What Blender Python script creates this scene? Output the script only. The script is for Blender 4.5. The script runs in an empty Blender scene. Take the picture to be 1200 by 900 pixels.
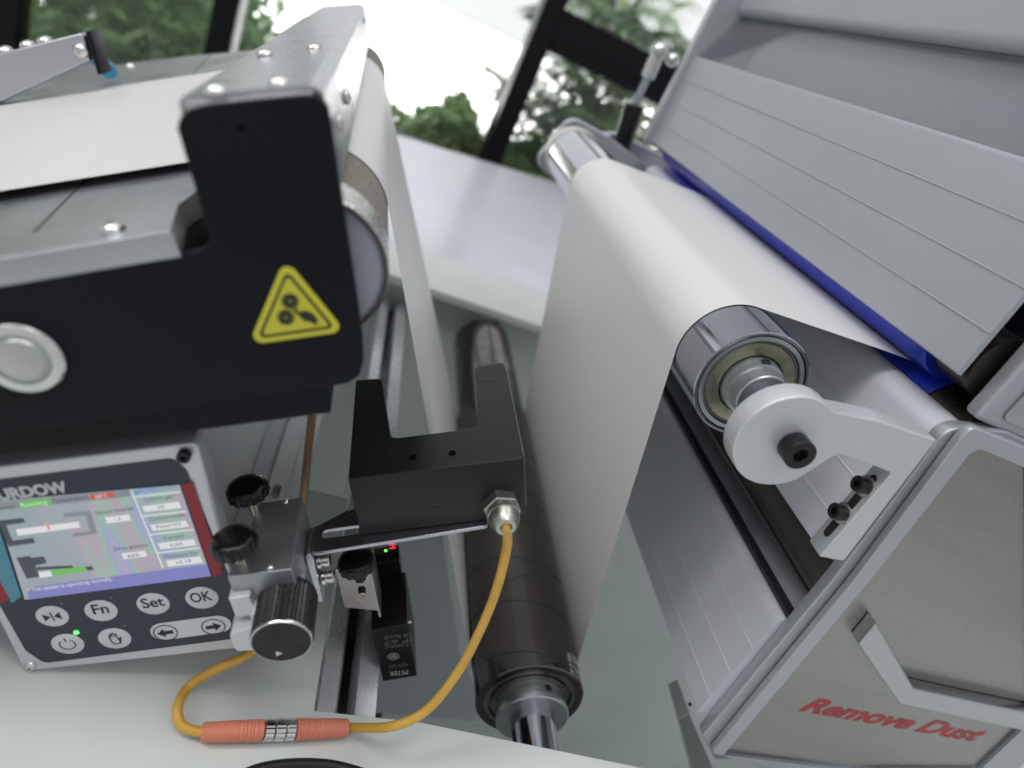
import bpy, bmesh, math, random
from mathutils import Vector, Matrix
random.seed(7)
pi = math.pi
C = bpy.context.scene.collection

# ------------------------------------------------------------------ camera
F = 792.0                                   # focal length in photo pixels (1200 wide)
def nrm(v): return Vector(v).normalized()
Yc = nrm((-95, -480, F)); dv = Vector((-724, 1450, F)); Dc = (dv - Yc*dv.dot(Yc)).normalized(); Xc = Dc.cross(Yc)
M = Matrix((Xc, Yc, -Dc))                   # photo-camera vector -> world
YL = nrm((-150, -490, F)); XL = Vector((1, -.12, 0)); XL.z = -(XL.x*YL.x + XL.y*YL.y)/YL.z; XL.normalize(); DL = XL.cross(YL)*-1
DL = YL.cross(XL)
ML = Matrix((XL, YL, -DL)) if XL.cross(YL).dot(-DL) > 0 else Matrix((XL, YL, DL))
# camera space here is x right, y down, z forward: X x Y(down) = Z(forward)
cam_d = bpy.data.cameras.new('camera'); cam = bpy.data.objects.new('camera', cam_d); C.objects.link(cam)
R = M
cam.matrix_world = Matrix(((R[0][0], -R[0][1], -R[0][2], 0), (R[1][0], -R[1][1], -R[1][2], 0), (R[2][0], -R[2][1], -R[2][2], 0), (0, 0, 0, 1)))
cam_d.sensor_width = 36; cam_d.sensor_fit = 'HORIZONTAL'; cam_d.lens = F/1200*36
cam_d.clip_start = .01; cam_d.clip_end = 200
cam_d.dof.use_dof = True; cam_d.dof.focus_distance = .50; cam_d.dof.aperture_fstop = 3.6
bpy.context.scene.camera = cam

# ------------------------------------------------------------------ world, lamps, exposure
w = bpy.data.worlds.new('World'); bpy.context.scene.world = w; w.use_nodes = True
bg = w.node_tree.nodes['Background']; bg.inputs[1].default_value = 1.0
_nt = w.node_tree; _tc = _nt.nodes.new('ShaderNodeTexCoord'); _sx = _nt.nodes.new('ShaderNodeSeparateXYZ'); _nt.links.new(_tc.outputs['Generated'], _sx.inputs[0])
_mr = _nt.nodes.new('ShaderNodeMapRange'); _mr.inputs[1].default_value = -1; _mr.inputs[2].default_value = 1; _nt.links.new(_sx.outputs[2], _mr.inputs[0])
_cr = _nt.nodes.new('ShaderNodeValToRGB'); _e = _cr.color_ramp.elements; _e[0].position = 0; _e[0].color = (.20, .205, .22, 1); _e[1].position = 1; _e[1].color = (.60, .61, .64, 1)
_q = _e.new(.5); _q.color = (.40, .41, .44, 1); _nt.links.new(_mr.outputs[0], _cr.inputs[0]); _nt.links.new(_cr.outputs[0], bg.inputs[0])
def area(name, loc, aim, sx, sy, watts, col=(1, .985, .975), spread=180):
    l = bpy.data.lights.new(name, 'AREA'); l.shape = 'RECTANGLE'; l.size = sx; l.size_y = sy; l.energy = watts; l.color = col; l.spread = math.radians(spread)
    o = bpy.data.objects.new(name, l); C.objects.link(o); o.location = loc
    o.rotation_euler = (Vector(aim) - Vector(loc)).to_track_quat('-Z', 'Y').to_euler(); return o
area('ceiling_and_fill_light', (-.9, 1.1, 2.5), (-.9, 1.1, 0), 1.3, .34, 7.5)
area('ceiling_and_fill_light', (.6, .9, 2.5), (.5, .9, 0), 1.3, .34, 6)
area('ceiling_and_fill_light', (-.2, -.5, 2.5), (-.2, -.5, 0), 1.3, .34, 12)
area('ceiling_and_fill_light', (-2.0, .1, 2.1), (.2, .5, -.3), .6, 2.0, 36)  # unseen fill lamp added front-left to brighten the film's shaded face
area('outdoor_daylight', (0, 37, 5), (0, 37, 0), 60, 60, 85000, (1, 1, 1), 60)
sc = bpy.context.scene
sc.view_settings.view_transform = 'Standard'; sc.view_settings.look = 'None'; sc.view_settings.exposure = .14; sc.view_settings.gamma = 1

# ------------------------------------------------------------------ frames and picture-ray helpers
I3 = Matrix.Identity(3)
FR = {'M': I3, 'L': M @ ML.transposed()}
def P(px, py, y):  r = M @ Vector((px-600, py-450, F)); return r*(y/r.y)
def PZ(px, py, z): r = M @ Vector((px-600, py-450, F)); return r*(z/r.z)
def PX(px, py, x): r = M @ Vector((px-600, py-450, F)); return r*(x/r.x)
def PL(px, py, y): r = ML @ Vector((px-600, py-450, F)); return r*(y/r.y)
def PLZ(px, py, z): r = ML @ Vector((px-600, py-450, F)); return r*(z/r.z)
def xz(pts, y, p=P): return [(p(a, b, y).x, p(a, b, y).z) for a, b in pts]

# ------------------------------------------------------------------ materials
def mat(name, col, metal=0., rough=.5, var=.06, vs=8., bump=0., bs=200., stretch=(1, 1, 1), rvar=.08, spec=.5, emit=None, es=0., trans=0., coat=0.):
    m = bpy.data.materials.new(name); m.use_nodes = True; nt = m.node_tree; b = nt.nodes['Principled BSDF']
    b.inputs['Metallic'].default_value = metal; b.inputs['Specular IOR Level'].default_value = spec
    b.inputs['Transmission Weight'].default_value = trans; b.inputs['Coat Weight'].default_value = coat
    tc = nt.nodes.new('ShaderNodeTexCoord'); mp = nt.nodes.new('ShaderNodeMapping'); mp.inputs['Scale'].default_value = stretch
    nt.links.new(tc.outputs['Object'], mp.inputs[0])
    n1 = nt.nodes.new('ShaderNodeTexNoise'); n1.inputs['Scale'].default_value = vs; n1.inputs['Detail'].default_value = 5; nt.links.new(mp.outputs[0], n1.inputs[0])
    mr = nt.nodes.new('ShaderNodeMapRange'); mr.inputs[1].default_value = .3; mr.inputs[2].default_value = .7; mr.inputs[3].default_value = 1-var; mr.inputs[4].default_value = 1+var
    nt.links.new(n1.outputs[0], mr.inputs[0])
    mx = nt.nodes.new('ShaderNodeVectorMath'); mx.operation = 'SCALE'; mx.inputs[0].default_value = col; nt.links.new(mr.outputs[0], mx.inputs['Scale'])
    nt.links.new(mx.outputs[0], b.inputs['Base Color'])
    n2 = nt.nodes.new('ShaderNodeTexNoise'); n2.inputs['Scale'].default_value = bs; n2.inputs['Detail'].default_value = 4; nt.links.new(mp.outputs[0], n2.inputs[0])
    r2 = nt.nodes.new('ShaderNodeMapRange'); r2.inputs[1].default_value = .3; r2.inputs[2].default_value = .7; r2.inputs[3].default_value = max(.02, rough-rvar); r2.inputs[4].default_value = min(1, rough+rvar)
    ad = nt.nodes.new('ShaderNodeMath'); ad.operation = 'ADD'; nt.links.new(n1.outputs[0], ad.inputs[0]); nt.links.new(n2.outputs[0], ad.inputs[1])
    hf = nt.nodes.new('ShaderNodeMath'); hf.operation = 'MULTIPLY'; hf.inputs[1].default_value = .5; nt.links.new(ad.outputs[0], hf.inputs[0]); nt.links.new(hf.outputs[0], r2.inputs[0])
    nt.links.new(r2.outputs[0], b.inputs['Roughness'])
    if bump:
        bp = nt.nodes.new('ShaderNodeBump'); bp.inputs['Strength'].default_value = bump; bp.inputs['Distance'].default_value = .0004
        nt.links.new(n2.outputs[0], bp.inputs['Height']); nt.links.new(bp.outputs[0], b.inputs['Normal'])
    if emit: b.inputs['Emission Color'].default_value = (*emit, 1); b.inputs['Emission Strength'].default_value = es
    return m
paint = mat('pale_paint', (.65, .69, .67), 0, .42, .04, 7, .12, 900)
wallp = mat('shaded_pale_paint', (.58, .63, .61), 0, .5, .07, 3, .1, 700)  # same pale paint, darkened to put the cabinet's inner shade into its colour
tablem = mat('white_laminate', (.66, .68, .74), 0, .20, .04, 2.5, .05, 400)
alu = mat('satin_anodised_aluminium', (.46, .47, .50), .55, .40, .03, 5, .12, 1500)
alu_b = mat('brightened_extruded_aluminium', (.62, .63, .68), .15, .5, .03, 5)  # same aluminium as the lid panel, colour lightened against the dim interior
alu_l = mat('light_bead_blasted_aluminium', (.62, .63, .65), .45, .42, .03, 5, .15, 2200)
alu_p = mat('extruded_aluminium', (.385, .41, .44), .30, .44, .03, 4, .0)
steel = mat('brushed_steel', (.50, .51, .52), 1, .30, .05, 6, .03, 500, (1, .6, 22), .05)
steel_x = mat('brushed_steel_sheet', (.50, .50, .535), 1, .30, .05, 9, .02, 300, (1, 3, 1), .06)
panelm = mat('brushed_steel_panel', (.35, .34, .325), 1, .29, .08, 5, .008, 260, (1, 1, 6), .13)
deckm = mat('worn_steel_deck', (.46, .47, .50), .9, .33, .10, 14, .02, 300, (1, 1, 1), .10)
chrome = mat('polished_chrome', (.43, .43, .48), 1, .10, .03, 10, .02, 300, (1, .2, 1), .04)
shaftm = mat('ground_shaft_steel', (.45, .46, .50), 1, .14, .05, 10, 0, 300, (1, .2, 1), .05)
bolt_s = mat('zinc_bolt_steel', (.66, .66, .64), 1, .20, .08, 90)
brassish = mat('yellow_zinc_plate', (.42, .41, .30), .9, .28, .10, 60)
studm = mat('nickel_stud', (.62, .57, .48), 1, .28, .06, 60)
zinc = mat('zinc_collar', (.42, .46, .47), .9, .36, .08, 90, .1, 700)
darkroll = mat('dark_hard_anodised', (.115, .104, .099), .92, .15, .12, 25, .02, 500, (1, .4, 1), .04)
darkcore = mat('oiled_dark_steel', (.07, .06, .05), .8, .32, .25, 40)
blackan = mat('black_anodised', (.006, .006, .008), .0, .38, .12, 20, .25, 2600, spec=.40)
holem = mat('black_hole', (.002, .002, .002), 0, .8, spec=.05)
blackcov = mat('black_powder_coat', (.0060, .0068, .0100), 0, .46, .2, 12, .35, 2200, spec=.16)
blackpl = mat('black_gloss_plastic', (.007, .007, .008), 0, .24, .1, 40, spec=.35)
blackbolt = mat('black_oxide_bolt', (.022, .022, .024), .5, .33, .2, 80)
bluem = mat('blue_polyurethane', (.014, .036, .46), 0, .33, .10, 12, .05, 300)
webm = mat('white_film', (.655, .65, .64), 0, .38, .018, 2.2, .10, 9, (1, .35, 1), rvar=.06)
brownm = mat('speckled_grip_sleeve', (.21, .185, .155), 0, .75, .40, 500, .5, 900)
greysl = mat('grey_roller_core', (.26, .26, .28), .5, .45, .15, 60)
knurlm = mat('sparkling_metal_band', (.62, .62, .60), 1, .25, .45, 420, .8, 500)
darkrim = mat('brown_rim', (.055, .042, .030), .2, .5, .4, 200)
endgrey = mat('grey_end_cap', (.36, .37, .43), .15, .38, .03, 20)
orange = mat('salmon_moulded_plastic', (.66, .215, .13), 0, .48, .05, 60, .1, 900)
yellowc = mat('yellow_cable_jacket', (.62, .36, .055), 0, .42, .08, 60, .1, 600)
yelst = mat('yellow_vinyl', (.62, .58, .035), 0, .45, .04, 20)
blackpr = mat('black_print', (.012, .012, .012), 0, .5)
redpr = mat('red_print', (.36, .008, .014), 0, .35, .30, 90, rvar=.15)
whitepr = mat('white_print', (.62, .63, .66), 0, .45)
greypr = mat('grey_print', (.16, .16, .17), 0, .5)
navy = mat('navy_keypad_film', (.020, .026, .045), 0, .36, .05, 30)
redband = mat('dark_red_film', (.28, .010, .022), 0, .36)
tealband = mat('teal_film', (.09, .28, .36), 0, .36)
tubem = mat('amber_tube', (.42, .27, .17), 0, .35)
darkint = mat('dark_inside', (.020, .017, .014), 0, .6)
rollgrey = mat('grey_rubber_roller', (.38, .375, .39), 0, .5, .04, 8)
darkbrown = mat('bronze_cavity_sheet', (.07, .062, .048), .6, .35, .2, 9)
winblack = mat('black_window_frame', (.006, .006, .008), 0, .45, spec=.15)
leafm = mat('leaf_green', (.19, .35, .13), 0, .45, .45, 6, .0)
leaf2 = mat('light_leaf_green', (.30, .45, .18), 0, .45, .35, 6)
leafd = mat('dark_leaf_green', (.10, .20, .09), 0, .5, .5, 6)  # darkest of the leaf greens
soil = mat('soil', (.05, .045, .035), 0, .9, .3, 8)
roadm = mat('pale_concrete', (.70, .70, .68), 0, .8, .06, .8)
def glassmat(name, refl=.10, tint=(1, 1, 1), rough=.02, haze=0.):
    m = bpy.data.materials.new(name); m.use_nodes = True; nt = m.node_tree; nt.nodes.clear()
    o = nt.nodes.new('ShaderNodeOutputMaterial'); t = nt.nodes.new('ShaderNodeBsdfTransparent'); t.inputs[0].default_value = (*tint, 1)
    g = nt.nodes.new('ShaderNodeBsdfGlossy'); g.inputs['Roughness'].default_value = rough
    lw = nt.nodes.new('ShaderNodeLayerWeight'); lw.inputs[0].default_value = .35
    mm = nt.nodes.new('ShaderNodeMath'); mm.operation = 'MULTIPLY_ADD'; mm.inputs[1].default_value = .5; mm.inputs[2].default_value = refl
    nt.links.new(lw.outputs['Fresnel'], mm.inputs[0])
    mix = nt.nodes.new('ShaderNodeMixShader'); nt.links.new(mm.outputs[0], mix.inputs[0]); nt.links.new(t.outputs[0], mix.inputs[1]); nt.links.new(g.outputs[0], mix.inputs[2])
    if haze:
        d = nt.nodes.new('ShaderNodeBsdfDiffuse'); d.inputs[0].default_value = (.7, .7, .75, 1); m2 = nt.nodes.new('ShaderNodeMixShader'); m2.inputs[0].default_value = haze
        nt.links.new(mix.outputs[0], m2.inputs[1]); nt.links.new(d.outputs[0], m2.inputs[2]); mix = m2
    nt.links.new(mix.outputs[0], o.inputs[0]); return m
winglass = glassmat('window_glass', .01)
coverglass = glassmat('clear_acrylic', .10, (.90, .91, .94), .04, .02)

glandm = mat('dull_nickel', (.46, .46, .41), .95, .34, .10, 200, .1, 900)
# ------------------------------------------------------------------ geometry helpers (all return a Mesh in frame coordinates)
def finish(bm, mt=None, ang=35, W=None):
    bmesh.ops.remove_doubles(bm, verts=bm.verts, dist=1e-6)
    bmesh.ops.recalc_face_normals(bm, faces=bm.faces)
    th = math.radians(ang); bm.normal_update()
    for f in bm.faces: f.smooth = True
    for e in bm.edges:
        e.smooth = not (len(e.link_faces) == 2 and e.calc_face_angle(0) > th)
        if W is not None and len(e.link_faces) == 2:
            a, b = (abs(f.normal.dot(W)) > .9999 for f in e.link_faces)
            if a != b: e.smooth = False
    me = bpy.data.meshes.new('m'); bm.to_mesh(me); bm.free(); return me
AX = {'xz': (Vector((1, 0, 0)), Vector((0, 0, 1)), Vector((0, 1, 0))), 'xy': (Vector((1, 0, 0)), Vector((0, 1, 0)), Vector((0, 0, 1))), 'yz': (Vector((0, 1, 0)), Vector((0, 0, 1)), Vector((1, 0, 0)))}
def rpoly(pts, r, n=5):
    if not hasattr(r, '__len__'): r = [r]*len(pts)
    out = []; k = len(pts)
    for i in range(k):
        p = Vector(pts[i]).to_2d() if len(pts[i]) > 2 else Vector(pts[i]); a = Vector(pts[i-1]) - p; b = Vector(pts[(i+1) % k]) - p
        if r[i] <= 0: out.append(tuple(p)); continue
        la, lb = a.length, b.length; a.normalize(); b.normalize(); th = math.acos(max(-1, min(1, a.dot(b))))
        t = min(r[i]/math.tan(th/2), la*.49, lb*.49); rr = t*math.tan(th/2)
        cdir = (a+b).normalized(); cc = p + cdir*(rr/math.sin(th/2)); s = p + a*t - cc; e = p + b*t - cc
        a0 = math.atan2(s.y, s.x); a1 = math.atan2(e.y, e.x); d = (a1-a0+pi) % (2*pi) - pi
        for q in range(n+1):
            x = a0 + d*q/n; out.append((cc.x + rr*math.cos(x), cc.y + rr*math.sin(x)))
    return out
def circ(cx, cy, r, n=32, rot=0): return [(cx + r*math.cos(2*pi*i/n+rot), cy + r*math.sin(2*pi*i/n+rot)) for i in range(n)]
def rect(x0, y0, x1, y1): return [(x0, y0), (x1, y0), (x1, y1), (x0, y1)]
def slot(x0, y0, x1, y1, r, n=8):
    a = math.atan2(y1-y0, x1-x0); out = []
    for i in range(n+1): t = a - pi/2 + pi*i/n; out.append((x1 + r*math.cos(t), y1 + r*math.sin(t)))
    for i in range(n+1): t = a + pi/2 + pi*i/n; out.append((x0 + r*math.cos(t), y0 + r*math.sin(t)))
    return out
def plate(outer, w0, w1, plane='xz', holes=(), bev=.0006, res=2, off=Vector((0, 0, 0)), axes=None):
    cu = bpy.data.curves.new('c', 'CURVE'); cu.dimensions = '2D'; cu.fill_mode = 'BOTH'
    t = abs(w1-w0); bev = min(bev, t*.45)
    cu.extrude = t/2-bev; cu.bevel_depth = bev; cu.bevel_resolution = res; cu.offset = -bev if bev else 0
    for loop in [outer]+list(holes):
        s = cu.splines.new('POLY'); s.points.add(len(loop)-1); s.use_cyclic_u = True
        for i, q in enumerate(loop): s.points[i].co = (q[0], q[1], 0, 1)
    ob = bpy.data.objects.new('t', cu); me0 = bpy.data.meshes.new_from_object(ob); bpy.data.objects.remove(ob); bpy.data.curves.remove(cu)
    U, V, W = axes or AX[plane]; mid = (w0+w1)/2
    bm = bmesh.new(); bm.from_mesh(me0); bpy.data.meshes.remove(me0)
    for v in bm.verts: c = v.co.copy(); v.co = off + U*c.x + V*c.y + W*(c.z+mid)
    return finish(bm, W=W)
def box(x0, x1, y0, y1, z0, z1, bev=.0006): return plate(rect(x0, z0, x1, z1), y0, y1, 'xz', bev=bev)
def lathe(prof, p0, d, n=40, cap=True, rot=0):
    d = Vector(d).normalized(); p0 = Vector(p0); u = d.orthogonal().normalized(); v = d.cross(u); bm = bmesh.new(); rings = []
    for t, r in prof:
        if r < 1e-7: rings.append([bm.verts.new(p0+d*t)])
        else: rings.append([bm.verts.new(p0 + d*t + (u*math.cos(2*pi*i/n+rot) + v*math.sin(2*pi*i/n+rot))*r) for i in range(n)])
    for a, b in zip(rings, rings[1:]):
        for i in range(n):
            j = (i+1) % n
            if len(a) == 1 and len(b) == 1: continue
            if len(a) == 1: bm.faces.new((a[0], b[j], b[i]))
            elif len(b) == 1: bm.faces.new((a[i], a[j], b[0]))
            else: bm.faces.new((a[i], a[j], b[j], b[i]))
    if cap:
        if len(rings[0]) > 1: bm.faces.new(rings[0][::-1])
        if len(rings[-1]) > 1: bm.faces.new(rings[-1])
    return finish(bm)
def cyl(p0, p1, r, n=40, bev=.0005):
    p0 = Vector(p0); p1 = Vector(p1); L = (p1-p0).length; bev = min(bev, r*.4, L*.4)
    return lathe([(0, r-bev), (bev, r), (L-bev, r), (L, r-bev)], p0, p1-p0, n)
def tube(pts, r, n=14, sub=8):
    P_ = [Vector(p) for p in pts]; Q = []
    for i in range(len(P_)-1):
        a = P_[max(i-1, 0)]; b = P_[i]; c = P_[i+1]; d = P_[min(i+2, len(P_)-1)]
        for k in range(sub):
            t = k/sub; Q.append(.5*((2*b) + (c-a)*t + (2*a-5*b+4*c-d)*t*t + (3*b-a-3*c+d)*t**3))
    Q.append(P_[-1]); bm = bmesh.new(); rings = []; u = None
    for i, q in enumerate(Q):
        d = (Q[min(i+1, len(Q)-1)] - Q[max(i-1, 0)]).normalized()
        u = d.orthogonal() if u is None else (u - d*u.dot(d)); u.normalize(); v = d.cross(u)
        rings.append([bm.verts.new(q + (u*math.cos(2*pi*k/n) + v*math.sin(2*pi*k/n))*r) for k in range(n)])
    for a, b in zip(rings, rings[1:]):
        for i in range(n): bm.faces.new((a[i], a[(i+1) % n], b[(i+1) % n], b[i]))
    bm.faces.new(rings[0][::-1]); bm.faces.new(rings[-1]); return finish(bm)
def sheet(near, far, thick=.0004, n=10):
    bm = bmesh.new(); G = [[a.lerp(b, k/n) for k in range(n+1)] for a, b in zip(near, far)]
    g = [[bm.verts.new(c) for c in row] for row in G]
    for i in range(len(g)-1):
        for k in range(n): bm.faces.new((g[i][k], g[i][k+1], g[i+1][k+1], g[i+1][k]))
    bmesh.ops.solidify(bm, geom=bm.faces[:], thickness=thick)
    return finish(bm, ang=60)
def poly3(pts, thick_dir=None):
    bm = bmesh.new(); vs = [bm.verts.new(p) for p in pts]; f = bm.faces.new(vs)
    if thick_dir is not None:
        r = bmesh.ops.extrude_face_region(bm, geom=[f]); [setattr(v, 'co', v.co+thick_dir) for v in r['geom'] if isinstance(v, bmesh.types.BMVert)]
    return finish(bm)
def join(*ms):
    bm = bmesh.new()
    for m in ms: bm.from_mesh(m)
    me = bpy.data.meshes.new('m'); bm.to_mesh(me); bm.free(); return me

# ------------------------------------------------------------------ objects
BASE = {}; FRM = {}
def thing(name, label, cat, frame, base, group=None):
    o = bpy.data.objects.new(name, None); C.objects.link(o); Rm = FR[frame]; b = Vector(base)
    o.matrix_world = Matrix.Translation(Rm @ b) @ Rm.to_4x4(); o.empty_display_size = .02
    o['label'] = label; o['category'] = cat
    if group: o['group'] = group
    BASE[o.name] = b; FRM[o.name] = frame; return o
def root_of(o):
    while o.parent: o = o.parent
    return o
def part(name, me, m, parent, label=None, kind=None):
    b = BASE[root_of(parent).name]; me.transform(Matrix.Translation(-b)); me.name = name
    me.materials.clear(); me.materials.append(m); o = bpy.data.objects.new(name, me); C.objects.link(o); o.parent = parent
    if label: o['label'] = label
    if kind: o['kind'] = kind
    return o
def inst(name, me, m, parent, loc, rot=None, s=1):          # shared mesh placed at loc (frame coordinates)
    if not me.materials: me.materials.append(m)
    o = bpy.data.objects.new(name, me); C.objects.link(o); o.parent = parent
    T = Matrix.Translation(Vector(loc) - BASE[root_of(parent).name]) @ (rot.to_4x4() if rot else Matrix.Identity(4)) @ Matrix.Scale(s, 4)
    o.matrix_local = T
    return o
def solo(name, me, m, label, cat, frame='M', base=(0, 0, 0), group=None, kind=None):
    b = Vector(base); me.transform(Matrix.Translation(-b)); me.name = name; me.materials.clear(); me.materials.append(m)
    o = bpy.data.objects.new(name, me); C.objects.link(o); Rm = FR[frame]; o.matrix_world = Matrix.Translation(Rm @ b) @ Rm.to_4x4()
    if kind: o['kind'] = kind
    if label: o['label'] = label
    if cat: o['category'] = cat
    if group: o['group'] = group
    return o
def rot_to(d):                                             # turns local -Y (screw head side) to direction d
    return Vector((0, -1, 0)).rotation_difference(Vector(d).normalized()).to_matrix()

# shared fasteners; head faces -Y, seat at y=0
def button_head(): return lathe([(0, .0052), (-.0006, .0055), (-.0022, .0048), (-.0034, .0034), (-.0040, .0020), (-.0040, .0017), (-.0022, .0016), (-.0022, 0)], (0, 0, 0), (0, 1, 0), 24, False)
def cap_head(r=.0046, h=.006): return join(plate(circ(0, 0, r, 28), -h, 0, 'xz', [circ(0, 0, r*.52, 6)], .0005), plate(circ(0, 0, r*.6, 16), -h*.55, -h*.4, 'xz', bev=0))
SM_button = button_head(); SM_cap = cap_head(); SM_capbig = cap_head(.0088, .010)
SM_hole = lathe([(0, .0017), (-.0003, .0016), (-.0003, 0)], (0, 0, 0), (0, 1, 0), 20, False)
def text_px(s, a, b, hpx, y, p, axis_off, parent, m, name='lettering', shear=0., bold=0., depth=.00015):
    A = p(*a, y); B = p(*b, y); U = (B-A); wd = U.length; U.normalize(); V = Vector((-U.z, 0, U.x))
    cu = bpy.data.curves.new('t', 'FONT'); cu.body = s; cu.size = 1; cu.shear = shear; cu.offset = bold; cu.extrude = 0; cu.resolution_u = 4
    ob = bpy.data.objects.new('t', cu); me = bpy.data.meshes.new_from_object(ob); bpy.data.objects.remove(ob)
    xs = [v.co.x for v in me.vertices]; x0, x1 = min(xs), max(xs); sx = wd/(x1-x0)
    hh = (p(a[0], a[1]-hpx, y) - p(a[0], a[1], y)).length; sy = hh/.70
    bm = bmesh.new(); bm.from_mesh(me)
    for v in bm.verts: v.co = A + U*((v.co.x-x0)*sx) + V*(v.co.y*sy) + Vector((0, axis_off, 0))
    return part(name, finish(bm), m, parent)
def flat_px(pts, y, p, off, parent, m, name, thick=.0003, r=0):
    q = xz(pts, y, p); q = rpoly(q, r) if r else q
    return part(name, plate(q, y+off-thick, y+off, 'xz', bev=0), m, parent)

# ================================================================== SETTING
ZT = -.432; ZD = -.478
g = plate(rect(-30, -6, 40, 60), -1.78, -1.75, 'xy', bev=0); solo('ground', g, roadm, None, None, kind='structure')

solo('sky', box(-90, 90, 59, 59.2, -1.7, 45, 0), mat('bright_overcast', (0, 0, 0), 0, 1, 0, spec=0, emit=(.97, .99, 1), es=.92), None, None, kind='structure')
# cabinet of the machine
cab = thing('machine_cabinet', 'pale grey green painted machine cabinet carrying all the rollers', 'machine cabinet', 'M', (.2, .3, -1.75))
pf = [PZ(365, 832, ZD), PZ(492, 846, ZD), PZ(625, 876, ZD), PZ(760, 901, ZD)]
outl = [(-1.2, -.1), (1.2, -.1), (1.2, pf[3].y-.001), (pf[3].x, pf[3].y), (pf[1].x, pf[1].y), (pf[0].x+.002, pf[0].y), (pf[0].x+.002, .56), (-1.2, .56)]
part('top_plate', plate(outl, ZD-.003, ZD, 'xy', bev=.0008), paint, cab)
part('wall_panel', box(-1.2, 1.2, .05, .27, -1.749, ZD-.0032, .002), wallp, cab)
a = P(455, 322, 1.09); b_ = P(635, 370, 1.09)
part('inner_wall', box(-1.0, 2.6, 1.125, 1.14, -1.72, ZT-.0165, .002), wallp, cab, 'deep grey green inner wall')
part('top_flange', plate([(-.1, 1.075), (1.4, 1.125), (1.4, 1.26), (-.1, 1.26)], ZT-.016, ZT, 'xy', bev=.002), paint, cab)
part('floor_pan', box(-1.0, 2.6, .06, 1.124, -1.735, -1.725, .001), wallp, cab)
hp = P(580, 381, 1.123)
part('hole', cyl((hp.x, 1.1235, hp.z), (hp.x, 1.126, hp.z), .0075, 20, .0003), darkint, cab)
# inner partition sheet beside the falling film
q = [(425, 560), (508, 560), (540, 765), (556, 800), (562, 846), (425, 834)]
part('inner_partition', plate(xz(q, .62), .62, .624, 'xz', bev=.0005), mat('lavender_grey_sheet', (.66, .66, .71), .0, .4, .05, 4), cab)
part('gap_shade_bar', box(-.2, .27, .64, .68, -1.06, -.885, .002), darkint, cab)  # made-up dark bar painting in the shade of the cabinet gap

# table behind
tb = thing('work_table', 'long white laminate table top behind the machine reaching to the windows', 'table', 'M', (.4, 1.7, -1.75))
t1 = PZ(470, 158, ZT); t2 = PZ(650, 213, ZT)
sl = (t2.y-t1.y)/(t2.x-t1.x)
part('tabletop', plate([(-.12, 1.263), (1.5, 1.263), (1.5, t1.y+sl*(1.5-t1.x)), (-.12, t1.y+sl*(-.12-t1.x))], ZT-.027, ZT-.002, 'xy', bev=.003), tablem, tb)
for lx, ly in ((-.06, 1.34), (1.4, 1.34), (-.06, 2.0), (1.4, 2.6)): part('leg', box(lx-.03, lx+.03, ly-.03, ly+.03, -1.749, ZT-.028, .002), alu, tb)

# windows
WY = 3.0
wf = thing('window_wall', 'black framed glass wall with thick post in front of green plants', 'window', 'M', (0, WY, -1.75))
def xat(px, py): return P(px, py, WY)
zb = -1.749
def post(pxl, pxr, py, dep=.09, ztop=.75):
    l = xat(pxl, py).x; r = xat(pxr, py).x; return part('window_post', box(l, r, WY, WY+dep, zb, ztop, .004), winblack, wf)
post(579, 605, 150, .16); post(-22, 20, 25, .1); post(243, 274, 35, .14)
pm = xat(600, 150).x
rt = xat(706, 32).z; rb_ = xat(690, 86).z
part('transom', box(xat(605, 150).x+.003, 3.2, WY+.01, WY+.10, xat(700, 89).z, xat(720, 40).z, .004), winblack, wf)
part('transom_bead', box(xat(605, 150).x+.003, 3.2, WY+.004, WY+.0095, xat(700, 70).z, xat(720, 60).z, .002), winblack, wf)
zbr = xat(530, 184).z; zbl = -1.60
part('bottom_rail', box(xat(274, 35).x+.002, 3.2, WY+.01, WY+.08, zb, zbr, .004), winblack, wf); part('bottom_rail', box(-6, xat(243, 35).x-.002, WY+.01, WY+.08, zb, zbl, .004), winblack, wf)
for x0, x1 in ((-6, xat(-22, 25).x), (xat(20, 25).x, xat(243, 35).x), (xat(274, 35).x, xat(579, 150).x), (xat(605, 150).x, 3.2)):
    part('glass_pane', box(x0+.002, x1-.002, WY+.045, WY+.051, (zbl if x1 < xat(250, 35).x else zbr)+.001, .75, 0), winglass, wf)

solo('wall', box(-6.5, 4.5, WY-.02, WY+.14, .752, 3.2, .002), paint, None, None, kind='structure')  # unseen wall above the windows, added to cut sky glare on the steel
# plants outside
def frond_mesh(L, droop, nl, wl, seed):
    rnd = random.Random(seed); bm = bmesh.new(); sp = []
    for i in range(nl+1):
        t = i/nl; sp.append(Vector((L*t*(1-.25*t*droop), 0, L*(.75*t - droop*t*t))))
    for i in range(1, nl+1):
        t = i/nl; d = (sp[i]-sp[i-1]).normalized(); ll = L*.55*math.sin(pi*min(1, .12+.88*t))*rnd.uniform(.8, 1.1)+.02
        for s in (-1, 1):
            dirv = (d*.75 + Vector((0, s, 0))*.8 + Vector((0, 0, .15))).normalized(); side = dirv.cross(Vector((0, 0, 1))).normalized()*wl
            tip = sp[i] + dirv*ll - Vector((0, 0, ll*.35)); mid = sp[i] + dirv*ll*.5
            v = [bm.verts.new(c) for c in (sp[i], mid+side, tip, mid-side)]; bm.faces.new(v)
        a, b = sp[i-1], sp[i]; v = [bm.verts.new(c) for c in (a+Vector((0, .004, 0)), b+Vector((0, .004, 0)), b-Vector((0, .004, 0)), a-Vector((0, .004, 0)))]; bm.faces.new(v)
    me = bpy.data.meshes.new('frond'); bm.to_mesh(me); bm.free(); return me
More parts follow.
